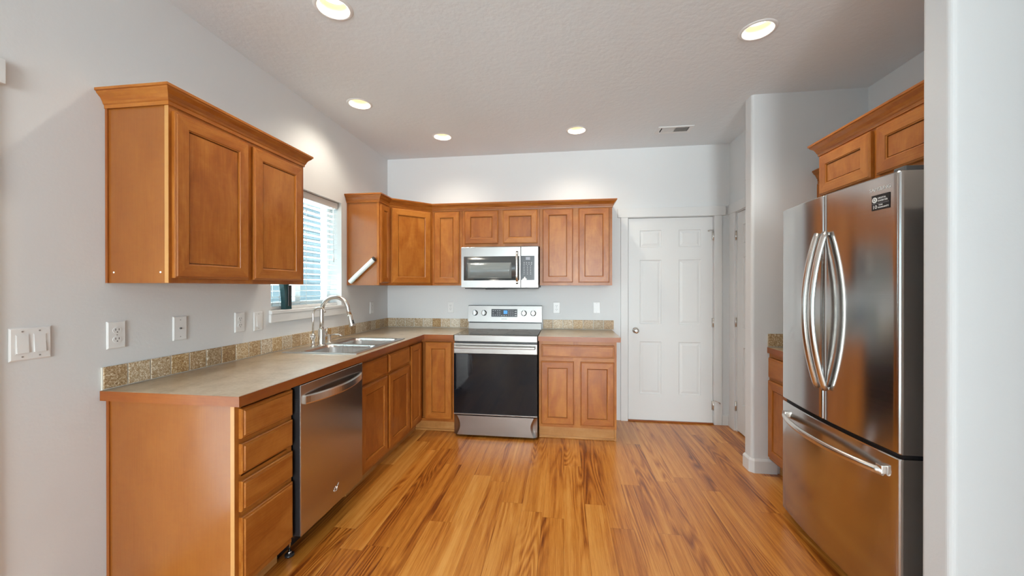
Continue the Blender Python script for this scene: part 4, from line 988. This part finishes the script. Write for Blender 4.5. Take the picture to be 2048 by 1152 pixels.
# ------------------------------------------------------------------ wall plates
def plate(label, c, U, N, w=0.070, h=0.117, kind='outlet', group=None):
    names = {'outlet': ('power_outlet', 'outlet'), 'rocker': ('light_switch', 'switch'), 'double': ('light_switch', 'switch'), 'blank': ('cable_plate', 'wall plate')}
    c = Vector(c); o = thing(names[kind][0], label, names[kind][1], c - Z * h / 2, group)
    P = lambda u, v, d: c + U * u + Z * v + N * (d + 0.0006)
    mb = MB(); R = [[P(-w / 2 + a, -h / 2 + a, d), P(w / 2 - a, -h / 2 + a, d), P(w / 2 - a, h / 2 - a, d), P(-w / 2 + a, h / 2 - a, d)] for a, d in ((0, 0), (0, 0.003), (0.004, 0.006))]
    mb.grid(R, Z, False, True); mb.quad(R[-1]); mb.quad(R[0][::-1]); mb.build('cover_plate', 'plastic', o, weld=True)
    def blk(u0, u1, v0, v1, d0, d1, name, mat, par=o):
        m = MB(); m.prism([P(u0, v0, d0), P(u1, v0, d0), P(u1, v1, d0), P(u0, v1, d0)], N * (d1 - d0)); return m.build(name, mat, par)
    def screws(us, vs):
        for u in us:
            for v in vs:
                m = MB(); m.lathe([(0.0030, 0), (0.0030, 0.0008)], P(u, v, 0.006), N, 10); m.build('screw', 'logo', o)
    if kind == 'outlet':
        for v in (0.0195, -0.0195):
            m = MB(); m.tube([P(0, v, 0.0055), P(0, v, 0.0080)], [(0.0165, 0.0140)] * 2, 20, flat=U); s_ = m.build('socket', 'plastic', o)
            m = MB()
            for u in (-0.0065, 0.0065): m.prism([P(u - 0.0011, v - 0.001, 0.0078), P(u + 0.0011, v - 0.001, 0.0078), P(u + 0.0011, v + 0.008, 0.0078), P(u - 0.0011, v + 0.008, 0.0078)], N * 0.0006)
            m.lathe([(0.0024, 0), (0.0024, 0.0006)], P(0, v - 0.0075, 0.0078), N, 10); m.build('slots', 'slot', s_)
        screws((0,), (0,))
    elif kind == 'blank':
        screws((0,), (0.042, -0.042)); m = MB(); m.lathe([(0.005, 0), (0.005, 0.003), (0.0035, 0.006)], P(0, 0, 0.006), N, 12); m.build('jack', 'rubber', o)
    else:
        us = (0,) if kind == 'rocker' else (-0.023, 0.023)
        for u in us:
            f = blk(u - 0.0175, u + 0.0175, -0.0345, 0.0345, 0.0055, 0.0068, 'rocker_frame', 'plastic')
            m = MB(); m.prism([P(u - 0.0155, -0.032, 0.0066), P(u - 0.0155, -0.032, 0.0105), P(u - 0.0155, 0.0, 0.0085), P(u - 0.0155, 0.032, 0.0075), P(u - 0.0155, 0.032, 0.0066)], U * 0.031); m.build('rocker', 'plastic', f)
        screws(us, (0.045, -0.045))
    return o
plate('white double rocker light switch on the left wall, clear of the cabinets', (0, -2.859, 1.143), Y, X, 0.112, 0.117, 'double')
plate('white duplex outlet on the left wall above the countertop end', (0, -2.589, 1.141), Y, X)
plate('blank white cable plate on the left wall, with a small dark centre jack', (0, -2.311, 1.140), Y, X, 0.070, 0.120, 'blank')
plate('white duplex outlet on the left wall close to the window sill', (0, -1.950, 1.138), Y, X)
plate('white single rocker switch on the left wall next to the window sill', (0, -1.810, 1.132), Y, X, kind='rocker')
plate('white outlet plate on the window wall under the narrow corner wall cabinet', (0, -0.358, 1.141), Y, X)
plate('white duplex outlet on the back wall left of the range', (0.715, 0, 1.131), X, -Y)
plate('white duplex outlet on the back wall just right of the range', (1.843, 0, 1.134), X, -Y)
plate('white rocker switch on the back wall near the door casing', (2.250, 0, 1.138), X, -Y, kind='rocker')
sd = thing('motion_sensor', 'small white sensor above the pantry door', 'sensor', (PX, -0.44, 2.22))
mb = MB(); mb.lathe([(0.052, 0.0006), (0.052, 0.014), (0.044, 0.024), (0.030, 0.030)], (PX, -0.437, 2.277), -X, 24); mb.build('housing', 'plastic', sd)
mb = MB(); mb.lathe([(0.024, 0.0302), (0.020, 0.036), (0.010, 0.040)], (PX, -0.437, 2.277), -X, 18); mb.build('lens', 'casegrey', sd)
# ------------------------------------------------------------------ ceiling
LAB = ['recessed ceiling light nearest the camera, at the picture top', 'recessed ceiling light above the kitchen window end of the sink', 'recessed ceiling light above the diagonal corner wall cabinet', 'recessed ceiling light above the right wall cabinets by the microwave', 'recessed ceiling light on the refrigerator side of the ceiling']
for (lx, ly, _), lab in zip(LIGHTS, LAB):
    t = thing('ceiling_light', lab, 'light', (lx, ly, H - 0.01), 'recessed ceiling lights')
    mb = MB(); mb.lathe([(0.074, 0.002), (0.074, -0.0035), (0.080, -0.006), (0.092, -0.003), (0.094, -0.0008)], (lx, ly, H), Z, 40, caps=False); mb.build('trim_ring', 'plastic', t)
    mb = MB(); mb.lathe([(0.0738, -0.003), (0.066, 0.03), (0.060, 0.06)], (lx, ly, H), Z, 40, caps=False); mb.build('baffle', 'baffle', t)
    mb = MB(); mb.lathe([(0.0605, 0.0605), (0.0605, 0.064)], (lx, ly, H), Z, 40); mb.build('lens', 'lens', t)
    l = bpy.data.lights.new('bulb', 'SPOT'); l.spot_size = math.radians(150); l.spot_blend = 1.0; l.shadow_soft_size = 0.03
    l.energy = 20.0; l.color = (1.0, 0.90, 0.76)
    lo = bpy.data.objects.new('bulb', l); COL.objects.link(lo); lo.parent = t; lo.location = (0, 0, 0.060)
vt = thing('ceiling_vent', 'white louvred air vent in the ceiling near the back door', 'vent', (2.885, -0.43, H - 0.008))
VX, VY = 2.885, -0.433
mb = MB(); a_, b_ = 0.150, 0.075
for q in ((VX - a_, VX + a_, VY - b_, VY - b_ + 0.025), (VX - a_, VX + a_, VY + b_ - 0.025, VY + b_), (VX - a_, VX - a_ + 0.03, VY - b_ + .025, VY + b_ - .025), (VX + a_ - 0.03, VX + a_, VY - b_ + .025, VY + b_ - .025), (VX - 0.004, VX + 0.004, VY - b_ + .025, VY + b_ - .025)):
    mb.box(*q, H - 0.007, H - 0.0006, 0.001)
mb.build('frame', 'plastic', vt)
mb = MB(); mb.box(VX - a_ + .031, VX + a_ - .031, VY - b_ + .026, VY + b_ - .026, H - 0.0022, H - 0.0008); plabel(mb.build('duct', 'dark', vt), 'dark duct shade painted as a black sheet')  # black sheet paints the shade behind the louvres; the ceiling is uncut here
mb = MB()
for s in (-1, 1):
    for i in range(9):
        xx = VX + s * (0.012 + i * 0.0115); mb.box(xx - 0.0045, xx + 0.0045, VY - b_ + .026, VY + b_ - .026, H - 0.0075, H - 0.0065, 0, Y, rot=Matrix.Rotation(s * math.radians(-35), 3, 'Y'), piv=Vector((xx, VY, H - 0.006)))
mb.build('louvres', 'plastic', vt)
